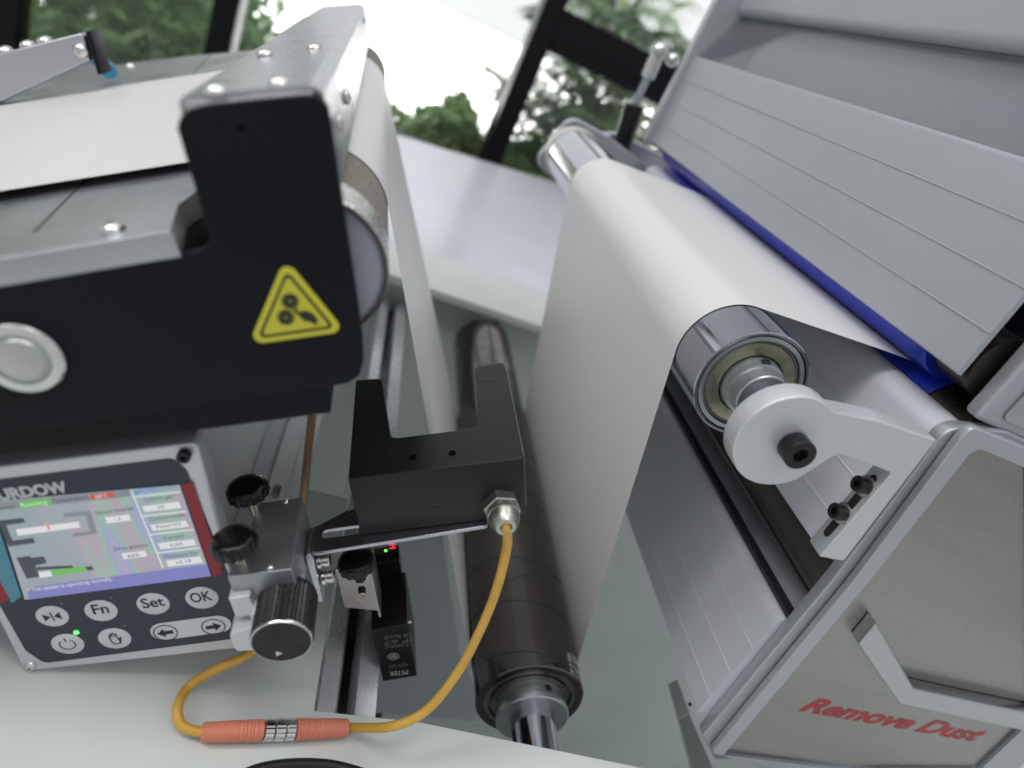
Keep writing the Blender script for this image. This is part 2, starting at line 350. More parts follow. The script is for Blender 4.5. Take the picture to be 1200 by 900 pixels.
fr_meshes = [(frond_mesh(.62, .55, 13, .016, 1), leafm), (frond_mesh(.5, .8, 11, .020, 2), leaf2), (frond_mesh(.75, .35, 14, .014, 3), leafm), (frond_mesh(.55, .6, 12, .02, 4), leafd)]
stem_me = lathe([(0, .022), (.4, .016), (.8, .012)], (0, 0, 0), (0, 0, 1), 8)
def palm(x, y, z, s, k, n, label, tall=.3):
    o = thing('palm_plant', label, 'plant', 'M', (x, y, z), 'leafy palms outside the window')
    st = inst('stem', stem_me, soil, o, (x, y, z)); st.scale = (1, 1, tall/.8)
    rnd = random.Random(int(x*100)+k)
    for i in range(n):
        me, mt_ = fr_meshes[(k+i) % 4] if i % 3 else fr_meshes[k % 4]
        f = inst('frond', me, mt_, o, (x, y, z+tall-rnd.uniform(0, min(.25, tall*.4))), Matrix.Rotation(2*pi*i/n*1.7+rnd.random(), 3, 'Z') @ Matrix.Rotation(rnd.uniform(-.5, .25), 3, 'Y'), s*rnd.uniform(.8, 1.15))
def at(px, py, y): return P(px, py, y)
spots = [(90, 55, 4.0, 1.0, 0, 16, 'palm with layered fronds behind the left glass pane'), (190, 40, 3.7, .9, 1, 16, 'light green palm left of the thin black window post'),
         (35, 20, 4.6, 1.1, 2, 14, 'palm nearest the far left window post'), (300, 48, 3.9, .7, 1, 14, 'small palm right of the thin black window post'),
         (715, 150, 3.5, .9, 2, 15, 'tall palm with arching fronds right of the thick window post'), (660, 190, 3.45, .6, 3, 14, 'low dark palm at the foot of the thick window post'),
         (745, 30, 3.9, 1.1, 3, 15, 'dark palm above the transom of the window'), (690, 110, 3.9, .8, 1, 14, 'bright palm whose fronds fan out under the transom'), (625, 120, 3.7, .5, 2, 12, 'short palm close behind the thick post'), (700, 10, 4.8, 1.0, 0, 12, 'palm seen high up behind the transom'),
         (610, 60, 3.7, .55, 2, 9, 'sparse palm hanging beside the thick window post'), (140, 15, 5.2, 1.3, 3, 15, 'dark palm deepest in the planting at left'), (245, 10, 5.0, 1.1, 3, 12, 'dark palm standing far behind the thin window post')]
for px, py, y, s, k, n, lab in spots:
    c = at(px, py, y); palm(c.x, c.y, -1.745, s, k, n, lab, max(.25, c.z+1.745-.05))
rr_ = random.Random(21)
for px, py, y, s_, k_, lab in ((505, 140, 3.45, .42, 1, 'fern like plant left of the garden lamp outside the glass'), (560, 165, 3.4, .40, 0, 'small fern right of the garden lamp near the thick post'), (640, 170, 3.5, .6, 1, 'bushy light fern at the lower left of the right window bay'), (700, 175, 3.6, .75, 0, 'arching fern just above the chrome roller end'), (725, 110, 3.7, .9, 1, 'long leaved palm behind the gas strut'), (60, 75, 3.5, .7, 1, 'low fern under the left window pane beside the guard box'), (160, 70, 3.45, .7, 0, 'low fern straight above the steel deck screw'), (215, 45, 3.5, .7, 1, 'light fern hugging the thin black window post')):
    c = at(px, py, y); palm(c.x, c.y, -1.745, s_, k_, 16, lab, max(.25, c.z+1.745-.05))
# clipped low hedge of small leaves (nobody could count them)
def hedge(x0, x1, y0, y1, z0, z1, n, seed, name, m, lab, k=1.):
    rnd = random.Random(seed); bm = bmesh.new()
    for i in range(n):
        x = rnd.uniform(x0, x1); c = Vector((x, rnd.uniform(y0, y1), z0 + (z1-z0)*rnd.random()**.6*(.86+.14*math.sin(x*9+seed)*math.sin(x*4.1))))
        u = Vector((rnd.gauss(0, 1), rnd.gauss(0, 1), rnd.gauss(0, .6))).normalized(); v = u.orthogonal().normalized(); L = rnd.uniform(.03, .07)*k
        vs = [bm.verts.new(c+q) for q in (u*L, v*L*.35/k, -u*L, -v*L*.35/k)]; bm.faces.new(vs)
    me = bpy.data.meshes.new('h'); bm.to_mesh(me); bm.free(); solo(name, me, m, lab, 'hedge', base=((x0+x1)/2, (y0+y1)/2, z0), kind='stuff')
z1 = P(520, 104, 3.5).z
hedge(-.3, 2.0, 3.25, 3.8, -1.74, z1, 13000, 5, 'hedge', leaf2, 'low leafy green hedge along the foot of the glass wall')
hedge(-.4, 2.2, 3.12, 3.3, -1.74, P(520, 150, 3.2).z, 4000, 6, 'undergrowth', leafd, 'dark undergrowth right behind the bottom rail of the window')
hedge(-5.5, -.75, 3.5, 5.2, -1.74, .25, 22000, 8, 'bushes', leafm, 'thick green bushes behind the left window panes')
hedge(1.2, 3.9, 4.6, 5.6, -1.74, .1, 6000, 9, 'shrubbery', leafm, 'green shrubbery behind the window transom at right')
hedge(.62, 2.6, 3.3, 3.9, -1.74, P(650, 135, 3.6).z, 6500, 11, 'hedge', leaf2, 'long leaved green hedge right of the thick window post', 2.4)
# bollard lamp standing on the pale paving
bl = at(533, 128, 4.2); bz = at(533, 108, 4.2).z
bo = thing('garden_lamp', 'small black garden lamp standing on the bright paving', 'lamp', 'M', (bl.x, 4.2, -1.75))
part('lamp_post', lathe([(0, .022), (bl.z+1.749, .02)], (bl.x, 4.2, -1.749), (0, 0, 1), 14), winblack, bo)
part('lamp_head', lathe([(0, .035), (.012, .045), (.05, .042), (.06, .0)], (bl.x, 4.2, bl.z), (0, 0, 1), 16), winblack, bo)

# ================================================================== RAIL beside the rollers
rl = thing('slotted_rail', 'slotted aluminium rail running back from the desk edge below the fork sensor', 'rail', 'M', (.1, .3, -.46))
zr = ZD-.012
xa = PZ(372, 830, zr).x; xb = PZ(440, 838, zr).x; wd = xb-xa
sec = [(xa, zr), (xa+wd*.30, zr), (xa+wd*.36, zr-.006), (xa+wd*.40, zr-.020), (xa+wd*.60, zr-.020), (xa+wd*.62, zr-.006), (xa+wd*.64, zr), (xb, zr), (xb, zr-.045), (xa, zr-.045)]
part('rail_body', plate(sec, pf[0].y+.004, 1.12, 'xz', bev=.0005), mat('milled_rail_aluminium', (.60, .61, .64), .45, .28, .04, 8, .02, 400, (1, .3, 1)), rl)
part('slot_strip', box(xa+wd*.42, xa+wd*.58, .30, 1.11, zr-.0198, zr-.0165, .0003), blackpl, rl)

# ================================================================== ROLLERS
def roller_thing(name, label, c, R, y0, y1, mshell, frame='M', n=96):
    t = thing(name, label, 'roller', frame, (c.x, (y0+y1)/2, c.z-R))
    return t
GC = P(881, 452, .37); GC.y = 0; GR = .04
t = thing('guide_roller', 'polished chrome guide roller under the white film held by the light bracket', 'roller', 'M', (GC.x, .7, GC.z-GR))
S = 1.03-.37
part('shell', lathe([(.004, GR*.94), (.0004, GR*.94), (0, GR*.955), (0, GR*.985), (.0006, GR), (S-.001, GR), (S, GR*.98), (S, GR*.4)], (GC.x, .37, GC.z), (0, 1, 0), 128, False), chrome, t)
bg_ = part('bearing', lathe([(.004, GR*.915), (.0007, GR*.912), (.0007, GR*.84), (.003, GR*.835)], (GC.x, .37, GC.z), (0, 1, 0), 96, False), zinc, t)
part('bearing_gap', lathe([(.0040, GR*.95), (.0040, GR*.5)], (GC.x, .37, GC.z), (0, 1, 0), 96, False), darkint, bg_)
part('bearing_shield', lathe([(.0030, GR*.785), (.0018, GR*.765), (.0018, GR*.56), (.0034, GR*.55)], (GC.x, .37, GC.z), (0, 1, 0), 96, False), brassish, bg_)
part('bearing_seal', lathe([(.0032, GR*.83), (.0026, GR*.81), (.0032, GR*.79)], (GC.x, .37, GC.z), (0, 1, 0), 96, False), greysl, bg_)
part('inner_ring', lathe([(.003, GR*.53), (-.002, GR*.52), (-.0022, GR*.40)], (GC.x, .37, GC.z), (0, 1, 0), 64, False), zinc, bg_)
co = part('collar', lathe([(.002, GR*.50), (-.006, GR*.50), (-.0065, GR*.46), (-.012, GR*.44), (-.0165, GR*.44), (-.0175, GR*.42), (-.0175, GR*.30)], (GC.x, .37, GC.z), (0, 1, 0), 64, False), zinc, t)
d = Vector((-.18, 0, .98)).normalized(); inst('set_screw', cap_head(.0030, .0015), blackbolt, co, Vector((GC.x, .3665, GC.z)) + d*GR*.502, rot_to(d))
part('shaft', cyl((GC.x, .338, GC.z), (GC.x, 1.10, GC.z), GR*.30, 48), shaftm, t)
part('far_end_ring', lathe([(0, GR*.7), (0, GR*1.02), (.012, GR*1.05), (.03, GR*1.0), (.03, GR*.5)], (GC.x, 1.032, GC.z), (0, 1, 0), 64, False), mat('pale_ring', (.60, .60, .56), .1, .5), t)

# second chrome roller just below the far end of the guide roller
u = P(668, 235, .98)
MC = P(621, 822, .375); MC.y = 0; MR = .05
t = thing('dark_roller', 'dark hard coated roller with spiral grooves between sensor and falling film', 'roller', 'M', (MC.x, .7, MC.z-MR))
y0, y1 = .375, 1.075; S = y1-y0
part('shell', lathe([(0, MR*.86), (0, MR*.975), (.0012, MR), (S-.001, MR), (S, MR*.97), (S, MR*.4)], (MC.x, y0, MC.z), (0, 1, 0), 128, False), darkroll, t)
part('bearing_ring', lathe([(.003, MR*.86), (.0006, MR*.86), (.0006, MR*.77), (.0035, MR*.76), (.0035, MR*.72), (.001, MR*.71), (.001, MR*.55)], (MC.x, y0, MC.z), (0, 1, 0), 96, False), mat('worn_bearing_steel', (.20, .19, .17), .9, .30, .2, 60), t)
co = part('collar', lathe([(.002, MR*.60), (-.012, MR*.60), (-.013, MR*.66), (-.017, MR*.66), (-.018, MR*.64), (-.018, MR*.40)], (MC.x, y0, MC.z), (0, 1, 0), 64, False), zinc, t)
d = Vector((.12, 0, .99)).normalized(); inst('set_screw', cap_head(.0032, .001), blackbolt, co, Vector((MC.x, y0-.006, MC.z)) + d*MR*.602, rot_to(d))
part('shaft', cyl((MC.x, .275, MC.z), (MC.x, 1.12, MC.z), MR*.40, 48), shaftm, t)
part('far_collar', lathe([(0, MR*.62), (.03, MR*.62)], (MC.x, 1.076, MC.z), (0, 1, 0), 48), darkcore, t)
# spiral grooves: two crossing thread lines cut into the shell (shown as fine dark threads lying in it)
for sgn, ph, pit in ((1, .3, .058), (-1, 1.9, .105)):
    pts = []; N = int(S/pit*120)
    bm = bmesh.new(); prev = None
    for i in range(N+1):
        y = y0+.002 + (S-.004)*i/N; an = ph + sgn*2*pi*(y-y0)/pit
        er = Vector((math.cos(an), 0, math.sin(an))); c0 = Vector((MC.x, y, MC.z)); hw = .0008
        ring = [bm.verts.new(c0 + er*(MR+.00012) + Vector((0, s*hw, 0))) for s in (-1, 1)]
        if prev: bm.faces.new((prev[0], prev[1], ring[1], ring[0]))
        prev = ring
    part('spiral_groove', finish(bm), darkint, t)

# small dark roller tip below the film
rp = P(500, 497, .95)
# ------------------------------------------------------------------ left web guide roller
LC = Vector((-.053, 0, -.122)); LR = .038
t = thing('web_guide_roller', 'large roller with bright knurled band and brown speckled sleeve behind the black arm', 'roller', 'L', (LC.x, .6, LC.z-LR))
part('sleeve', lathe([(.345, LR), (1.03, LR), (1.031, LR*.5)], (LC.x, 0, LC.z), (0, 1, 0), 128, False), brownm, t)
part('knurled_band', lathe([(.3165, LR*.985), (.3175, LR*1.004), (.3445, LR*1.004), (.345, LR*.99)], (LC.x, 0, LC.z), (0, 1, 0), 128, False), knurlm, t)
part('rim', lathe([(.3165, LR*.985), (.3145, LR*.985), (.3145, LR*.945), (.317, LR*.94)], (LC.x, 0, LC.z), (0, 1, 0), 128, False), darkrim, t)
part('end_cap', lathe([(.316, LR*.945), (.3155, LR*.92), (.3165, LR*.90), (.3165, 0)], (LC.x, 0, LC.z), (0, 1, 0), 96, False), endgrey, t)

# ------------------------------------------------------------------ blue nip roller
BC = Vector((.4600, 0, -.1150)); BR = .038
t = thing('blue_roller', 'larger lower blue roller lying under the film edge at the dust remover', 'roller', 'M', (BC.x, .8, BC.z-BR), 'blue nip rollers')
part('rubber_sleeve', lathe([(.390, BR*.7), (.389, BR*.96), (.3905, BR), (1.06, BR), (1.06, BR*.5)], (BC.x, 0, BC.z), (0, 1, 0), 96, False), bluem, t)
part('core_end', lathe([(.3885, BR*.93), (.350, BR*.93), (.350, 0)], (BC.x, 0, BC.z), (0, 1, 0), 96, False), darkcore, t)

UC = Vector((.4225, 0, -.0595)); UR = .029
t = thing('blue_roller', 'upper blue roller pressing down on the film, peeping out under the grey lid', 'roller', 'M', (UC.x, .8, UC.z-UR), 'blue nip rollers')
part('rubber_sleeve', lathe([(.390, UR*.7), (.389, UR*.96), (.3905, UR), (1.03, UR), (1.03, UR*.5)], (UC.x, 0, UC.z), (0, 1, 0), 96, False), bluem, t)
part('core_end', lathe([(.3885, UR*.8), (.352, UR*.8), (.352, 0)], (UC.x, 0, UC.z), (0, 1, 0), 48, False), darkcore, t)

# ================================================================== WHITE FILM
L2M = FR['L']
def edge(yl, ym):
    c1 = L2M @ Vector((LC.x, yl, LC.z)); r1 = LR+.0006; r2 = MR+.0006; r3 = GR+.0006; r4 = BR+.0006
    A1 = Vector((c1.x, c1.z)); A2 = Vector((MC.x, MC.z)); A3 = Vector((GC.x, GC.z)); A4 = Vector((BC.x, BC.z))
    def tang(a, ra, b, rb, sa, sb):
        d = (b-a).normalized()
        for _ in range(40):
            nn = Vector((-d.y, d.x)); p = a+nn*ra*sa; q = b+nn*rb*sb; d = (q-p).normalized()
        return p, q
    p1, p2 = tang(A1, r1, A2, r2, 1, -1)      # leaves left roller on its right side, meets dark roller on its left
    p3, p4 = tang(A2, r2, A3, r3, -1, 1)      # leaves on the right side, climbs to the left side of the guide roller
    p5, p6 = tang(A3, r3, Vector((.4080, -.0886)), .0001, 1, 1)
    def arc(c, r, a, b, ccw, n):
        a0 = math.atan2(*(a-c).yx); a1 = math.atan2(*(b-c).yx); dd = (a1-a0) % (2*pi)
        if not ccw: dd -= 2*pi
        return [c + Vector((math.cos(a0+dd*i/n), math.sin(a0+dd*i/n)))*r for i in range(n+1)]
    Lx = (L2M @ Vector((1, 0, 0))); lx = Vector((Lx.x, Lx.z)).normalized(); up = Vector((-lx.y, lx.x))
    dirl = (lx*-1 + up*-.075).normalized(); nl = Vector((dirl.y, -dirl.x)); 
    if nl.dot(up) < 0: nl = -nl
    s0 = A1 + nl*r1
    pts = [s0 + dirl*(.9*(1-i/12)) for i in range(12)] + arc(A1, r1, s0, p1, False, 26)
    pts += [p1.lerp(p2, i/10) for i in range(1, 10)] + arc(A2, r2, p2, p3, True, 30) + [p3.lerp(p4, i/10) for i in range(1, 10)]
    pts += arc(A3, r3, p4, p5, False, 26) + [p5.lerp(p6, i/8) for i in range(1, 8)]
    pts += [Vector(v) for v in ((.4145, -.0888), (.4225, -.0892), (.431, -.0876), (.4387, -.0837), (.4480, -.0784), (.46, -.0766), (.48, -.078), (.52, -.082))]
    n1 = 12+27; out = []
    for i, q in enumerate(pts):
        yy = c1.y if i < n1 else (c1.y + (ym-c1.y)*min(1, (i-n1+1)/10)); out.append(Vector((q.x, yy, q.y)))
    # left run: keep the edge along the left frame's own x axis
    for i in range(12):
        k = .9*(1-i/12); out[i].y = (c1 - L2M @ Vector((k, 0, 0))).y
    return out
e0 = edge(.41, .412); e1 = edge(.89, .85)
solo('film_web', sheet(e0, e1), webm, 'wide white film threaded from the left deck round the rollers into the dust remover', 'film', base=(.2, .6, -.5))

# ================================================================== LOWER DUST REMOVER
lo = thing('dust_remover', 'lower half of the dust remover, brushed steel cover lettered Remove Dust', 'machine unit', 'M', (.6, .6, -.52))
def grooved(x, z0, z1, y0, y1, gs, r=.010, dep=.05, gr=.0011, gd=.0008):
    pts = [(x+dep, z0), (x+.001, z0), (x, z0+.001)]
    for gz in sorted(gs): pts += [(x, gz-gr/2), (x+gd, gz-gr*.2), (x+gd, gz+gr*.2), (x, gz+gr/2)]
    pts += [(x+r*(1-math.cos(t)), z1-r+r*math.sin(t)) for t in [pi/2*i/8 for i in range(9)]]
    pts += [(x+dep, z1)]; return plate(pts, y0, y1, 'xz', bev=0)
XF = .4085
YB0 = .343
def zx(px, py, x=XF): return PX(px, py, x).z
zl0 = PX(820, 842, XF).z; zl1 = PX(912, 728, XF).z+.004
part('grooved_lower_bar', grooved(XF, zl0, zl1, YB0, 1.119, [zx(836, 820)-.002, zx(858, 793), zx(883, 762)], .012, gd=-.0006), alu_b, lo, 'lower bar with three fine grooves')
XB = .3995; zu0 = PX(966, 655, XB).z
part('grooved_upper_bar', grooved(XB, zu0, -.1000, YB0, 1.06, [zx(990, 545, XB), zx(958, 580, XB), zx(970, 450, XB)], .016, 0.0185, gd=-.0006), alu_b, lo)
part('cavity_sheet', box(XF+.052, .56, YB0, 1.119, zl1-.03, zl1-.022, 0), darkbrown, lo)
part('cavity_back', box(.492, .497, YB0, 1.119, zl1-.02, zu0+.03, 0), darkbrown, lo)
part('inner_brush_roller', cyl((.458, YB0+.004, -.262), (.458, 1.11, -.262), .030, 48), mat('dark_bronze_roller', (.12, .115, .10), .5, .35, .1, 20), lo)
zc = zl1+.0015
part('edge_strip', box(XF+.006, XF+.016, YB0, 1.119, zl1+.0004, zl1+.004, .0005), mat('dark_violet_seal', (.03, .028, .04), 0, .4), lo)
# side plate A
oA = [(828, 880), (1079, 600), (989, 662), (1094, 500)]
A = xz([(826, 870), (838, 893)], .352)
outA = [(XF-.020, zl0-.006), (XF-.022, zl0+.002), (.398, -.106), (.400, -.094), (.412, -.0915), (.75, -.0915), (.80, -.45), (.46, -.492)]
pa = xz([(818, 846), (964, 657), (1088, 499), (1098, 480), (1122, 478)], .335)
outA = [(P(824, 862, .333).x-.001, P(824, 862, .333).z), (P(979, 677, .333).x-.0012, P(979, 677, .333).z), (P(1098, 516, .333).x-.0012, P(1098, 503, .333).z+.004), (.44, -.0905), (.72, -.105), (.72, -.40), (P(838, 890, .333).x, P(838, 890, .333).z)]
part('side_plate', plate(rpoly(outA, [.001, 0, .013, .002, .002, .002, .006]), .3325, .3428, 'xz', bev=.0012), alu, lo)
fl = [(835, 882), (1000, 680), (1120, 524), (1140, 490)]
oB = xz([(833, 884), (1000, 682), (1127, 513), (1141, 500), (1250, 544), (1250, 860), (1160, 925)], .325)
iB = xz([(845, 886), (1016, 682), (1136, 529), (1150, 524), (1210, 549), (1210, 845), (1147, 905), (905, 905)], .325)
part('cover_frame', plate(rpoly(oB, [.006, 0, .012, .008, .004, .004, .006]), .325, .3318, 'xz', [rpoly(iB, [.006, 0, .010, .006, .004, .004, .006, .002])], bev=.0014), alu, lo)
part('cover_panel', plate(xz([(841, 884), (1010, 678), (1134, 519), (1150, 514), (1230, 549), (1230, 850), (1155, 915)], .325), .3284, .3308, 'xz', bev=0), panelm, lo, 'brushed steel cover sheet')
ho = [(990, 712), (1046, 815), (1240, 858), (1240, 800)]
ha = xz([(1000, 745), (1047, 814), (1260, 862), (1272, 842), (1064, 797), (1020, 720)], .325)
part('pull_handle', plate(ha, .3165, .3282, 'xz', bev=.0012), steel, lo)
text_px('Remove Dust', (935, 832), (1145, 869), 14.5, .3283, P, 0, lo, redpr, shear=.34, bold=.045)
# foot plate at the lower left
fo = xz([(786, 812), (797, 806), (835, 893), (828, 925), (815, 925)], .40)
part('foot_plate', plate(fo, .372, .41, 'xz', bev=.001), steel, lo)
inst('foot_screw', SM_cap, blackbolt, lo, P(808, 824, .372)+Vector((0, -.0002, 0)), None, .35)

# roller bracket
br = thing('roller_bracket', 'thick light aluminium arm with round boss carrying the chrome guide roller', 'bracket', 'M', (.36, .34, -.2))
Yb = .321
boss = xz([(867, 545), (868, 515), (880, 490), (900, 473), (925, 465), (950, 466), (978, 473), (1030, 494), (1094, 517), (1068, 556), (990, 655), (979, 657), (969, 651), (951, 635)], Yb)
boss_l = xz([(982, 531), (962, 546), (942, 560), (915, 569), (893, 565), (875, 555)], Yb)
c0 = P(921, 519, Yb); rb = (P(921, 466, Yb)-c0).length
q = []
for i in range(26):
    an = math.radians(62 + (318-62)*i/25); q.append((c0.x+rb*math.cos(an)*.98, c0.z+rb*math.sin(an)*.98))
rest = xz([(982, 532), (1001, 537), (1038, 552), (968, 655), (989, 658), (1098, 516), (1033, 494)], Yb)
xi = (rest[2][0]+rest[3][0])/2; rest[2] = (xi, rest[2][1]); rest[3] = (xi, rest[3][1])
outb = q + rpoly([q[-1]]+rest+[q[0]], [0, .004, 0, .003, .001, .001, .001, .01, 0], 4)[1:-1]
part('arm', plate(outb, Yb, Yb+.0165, 'xz', bev=.0012), alu_l, br)
ym = Yb+.0085; za = PX(1021, 559, xi).z; zb3 = PX(972, 627, xi).z
part('adjusting_slot', plate(slot(ym, za, ym, zb3, .0032), xi-.0004, xi-.0001, 'yz', bev=0), darkint, br)
inst('pivot_bolt', SM_capbig, blackbolt, br, P(932, 526, Yb-.004)+Vector((0, .004, 0)), None, 1.15)
wsh = lathe([(0, .0070), (-.0012, .0070), (-.0014, .0064), (-.0014, 0)], (0, 0, 0), (0, 1, 0), 28)
rx = rot_to((-1, 0, 0))
for px, py in ((1014, 568), (989, 602)):
    c = PX(px, py, xi); c = Vector((xi-.0005, ym, c.z)); inst('washer', wsh, bolt_s, br, c, rx, 1.1); inst('cap_bolt', SM_cap, blackbolt, br, c+Vector((-.0015, 0, 0)), rx, 1.22)

# ================================================================== UPPER DUST REMOVER
up = thing('dust_remover', 'hinged upper half of the dust remover, wide grooved grey front panel', 'machine unit', 'M', (.6, .7, -.09))
XU = .3885; YU = .3485
zb0 = zx(1120, 440, XU)+.001; zt0 = PX(1200, 183, XU).z
far = PX(762, 168, XU).y
gz = [PX(1200, 259, XU).z, PX(1200, 337, XU).z, PX(1167, 395, XU).z]
part('grooved_front_panel', grooved(XU, zb0, zt0, YU, far, gz, .0042, .0045, .0016, -.0009), alu_p, up)
K = .873; xt = .475*K; ztb = PX(1200, 60, xt).z; rc = (.565*K, .066)
part('inner_roller', cyl((rc[0], YU+.015, rc[1]), (rc[0], far-.11, rc[1]), .074, 96), rollgrey, up)
part('inner_roller_shaft', cyl((rc[0], far-.109, rc[1]), (rc[0], far-.002, rc[1]), .018, 32), darkcore, up)
part('top_bar', plate(rpoly(rect(xt, ztb, .58, ztb+.11), .011), YU, far, 'xz', bev=0), alu_p, up)
part('acrylic_window', plate([(XU+.0048, zt0+.0004), (XU+.0068, zt0+.0004), (xt+.0125, ztb-.0005), (xt+.010, ztb-.0005)], YU+.001, far-.002, 'xz', bev=0), coverglass, up, 'clear reflective cover over the inner roller')
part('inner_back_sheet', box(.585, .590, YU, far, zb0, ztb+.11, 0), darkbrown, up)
xn = P(1158, 475, .335).x; zn = P(1150, 494, .335).z; z2 = P(1200, 517, .335)
on = [(xn, zn), (z2.x, z2.z), (.70, z2.z-.02), (.70, .20), (xn, .20)]
part('near_end_plate', plate(rpoly(on, [.004, .05, .002, .002, .004]), .335, YU-.0006, 'xz', bev=.003, res=4), alu, up)
i1 = P(1172, 490, .335); i2 = P(1200, 502, .335)
part('end_inlay', plate(rpoly([(i1.x, i1.z), (i2.x, i2.z), (.66, i2.z-.018), (.66, .19), (i1.x, .19)], [.005, .05, .005, .005, .005]), .3325, .3348, 'xz', bev=.0006), steel, up)
part('far_end_plate', plate(rpoly([(XU-.010, zb0-.005), (.66, zb0-.005), (.66, ztb+.12), (XU-.008, ztb+.12)], .006), far+.0005, far+.02, 'xz', bev=.001), alu, up)
# far side lower bracket behind film
fb = thing('bearing_block', 'rounded steel block behind the far end of the blue roller', 'bearing block', 'M', (.40, 1.23, -.13))
part('block', plate(rpoly([(.345, -.19), (.52, -.19), (.52, -.094), (.38, -.090), (.345, -.105)], .012), 1.205, 1.224, 'xz', bev=.004), steel_x, fb)
inst('cap_bolt', SM_cap, blackbolt, fb, P(790, 189, 1.205), None, 2.4)
fa = thing('support_bracket', 'flat grey arm behind the far end of the chrome guide roller', 'bracket', 'M', (.34, 1.09, -.15))
part('arm', plate(rpoly([(.235, -.175), (.30, -.19), (.46, -.17), (.46, -.12), (.33, -.092), (.26, -.088)], .02), 1.085, 1.10, 'xz', bev=.002), alu, fa)
# gas strut
gs = thing('gas_strut', 'black gas strut with steel rod holding the lid at the far side', 'gas strut', 'M', (.38, 1.17, -.1))
g0 = P(722, 192, 1.16); g1 = P(744, 122, 1.16); g2 = P(768, 72, 1.16); g3 = P(772, 60, 1.16)
part('cylinder', cyl(g0, g1, .016, 32, .002), blackpl, gs)
part('rod', cyl(g1, g2, .0062, 24), shaftm, gs)
part('rod_end', cyl(g1.lerp(g2, .62), g3, .011, 24, .002), bolt_s, gs)
part('ball_stud', lathe([(.0145*math.cos(a)*-1, .0145*math.sin(a)) for a in [pi*i/12 for i in range(13)]], g3, (0, 1, 0), 24, False), bolt_s, gs)
g4 = P(788, 70, 1.16); part('stud', join(cyl(g3, g4, .006, 20), lathe([(.011*math.cos(a)*-1, .011*math.sin(a)) for a in [pi*i/12 for i in range(13)]], g4, (0, 1, 0), 20, False)), bolt_s, gs)
part('sticker', box(g0.lerp(g1, .18).x-.010, g0.lerp(g1, .18).x+.006, 1.1425, 1.1432, g0.lerp(g1, .1).z, g0.lerp(g1, .1).z+.018, 0), whitepr, gs)

# ================================================================== LEFT WEB GUIDE UNIT
wg = thing('web_guide_unit', 'black web guide housing with arm, warning triangle and steel cap, front left', 'machine unit', 'L', (-.15, .5, -.2))
blk = [(207, 150), (211, 137), (222, 128), (240, 123), (355, 111), (372, 112), (384, 126), (388, 145), (425, 395), (426, 425), (421, 441), (408, 450), (0, 509), (-140, 530), (-140, 349), (0, 330), (234, 295), (243, 288), (245, 278)]
part('side_cover', plate(xz(blk, .30, PL), .30, .306, 'xz', bev=.0010), blackcov, wg)
c = PL(386, 455, .307); c2 = PL(387, 487, .307); c3 = PL(-140, 556, .307); c4 = PL(-140, 520, .307)
part('lower_housing', plate([(c4.x, c4.z), (c3.x, c3.z), (c2.x, c2.z), (c.x, c.z+.02)], .309, .56, 'xz', bev=.0012), blackcov, wg)
xr = -.0305
part('arm_housing', plate(rpoly(rect(-.086, -.105, xr-.002, -.046), .003), .3065, .33, 'xz', bev=0), blackcov, wg)
inst('screw_hole', SM_hole, holem, wg, PL(283, 150, .30)+Vector((0, -.0001, 0)), None, .9)
# steel cap over the roller: top sheet, right sheet as one folded channel
cap = part('steel_cap', plate(rpoly([(-.0875, -.060), (-.0875, -.0405), (xr, -.0395), (xr, -.082), (xr-.0015, -.082), (xr-.0015, -.0415), (-.086, -.0425), (-.086, -.060)], [0, .004, .006, 0, 0, .0045, .0025, 0], 5), .3065, 1.02, 'xz', bev=0), steel_x, wg)
part('cap_end_plate', plate(rpoly(rect(-.0855, -.080, xr-.002, -.0428), .003), 1.005, 1.011, 'xz', bev=0), blackcov, wg)
part('cap_lip', plate([(-.084, -.0455), (-.0345, -.0450), (-.0345, -.0418), (-.084, -.0424)], .3015, .3062, 'xz', bev=.0003), bolt_s, wg)
UPd = Vector((0, 0, 1)); SMb = rot_to((0, 0, 1)); SMr = rot_to((1, 0, 0))
for px, py in ((253, 106), (327, 97), (310, 62), (368, 55), (352, 2)):
    v = PLZ(px, py+3, -.0400); inst('button_screw', SM_button, bolt_s, wg, (v.x, v.y, -.0403+.0003), SMb, .85)
for y in (.345, .42, .9):
    inst('button_screw', SM_button, bolt_s, wg, (xr+.0001, y, -.062 if y < .5 else -.052), SMr, .75)
# warning triangle
tri = xz([(334, 302), (405, 388), (291, 404)], .2996, PL)
wt = part('warning_triangle', plate(rpoly(tri, .004, 8), .2992, .2996, 'xz', bev=0), yelst, wg)
def shrink(t, k): c = (sum(a for a, b in t)/len(t), sum(b for a, b in t)/len(t)); return [(c[0]+(a-c[0])*k, c[1]+(b-c[1])*k) for a, b in t]
part('triangle_outline', plate(rpoly(shrink(tri, .79), .002, 6), .2989, .2991, 'xz', [rpoly(shrink(tri, .70), .0012, 6)], bev=0), blackpr, wt)
for px, py in ((340, 353), (335, 372)):
    c = PL(px, py, .2989)
    part('gear_symbol', plate(circ(c.x, c.z, .0038, 28), .2987, .2990, 'xz', [circ(c.x, c.z, .0031, 28)], bev=0), blackpr, wt)
    part('gear_symbol', plate(circ(c.x, c.z, .0027, 28), .2987, .2990, 'xz', [circ(c.x, c.z, .0008, 14)], bev=0), blackpr, wt)
flat_px([(346, 361), (351, 366), (358, 364), (367, 368), (373, 376), (370, 377), (372, 381), (364, 377), (356, 375), (350, 369), (344, 364)], .2990, PL, -.0001, wt, blackpr, 'hand_symbol')
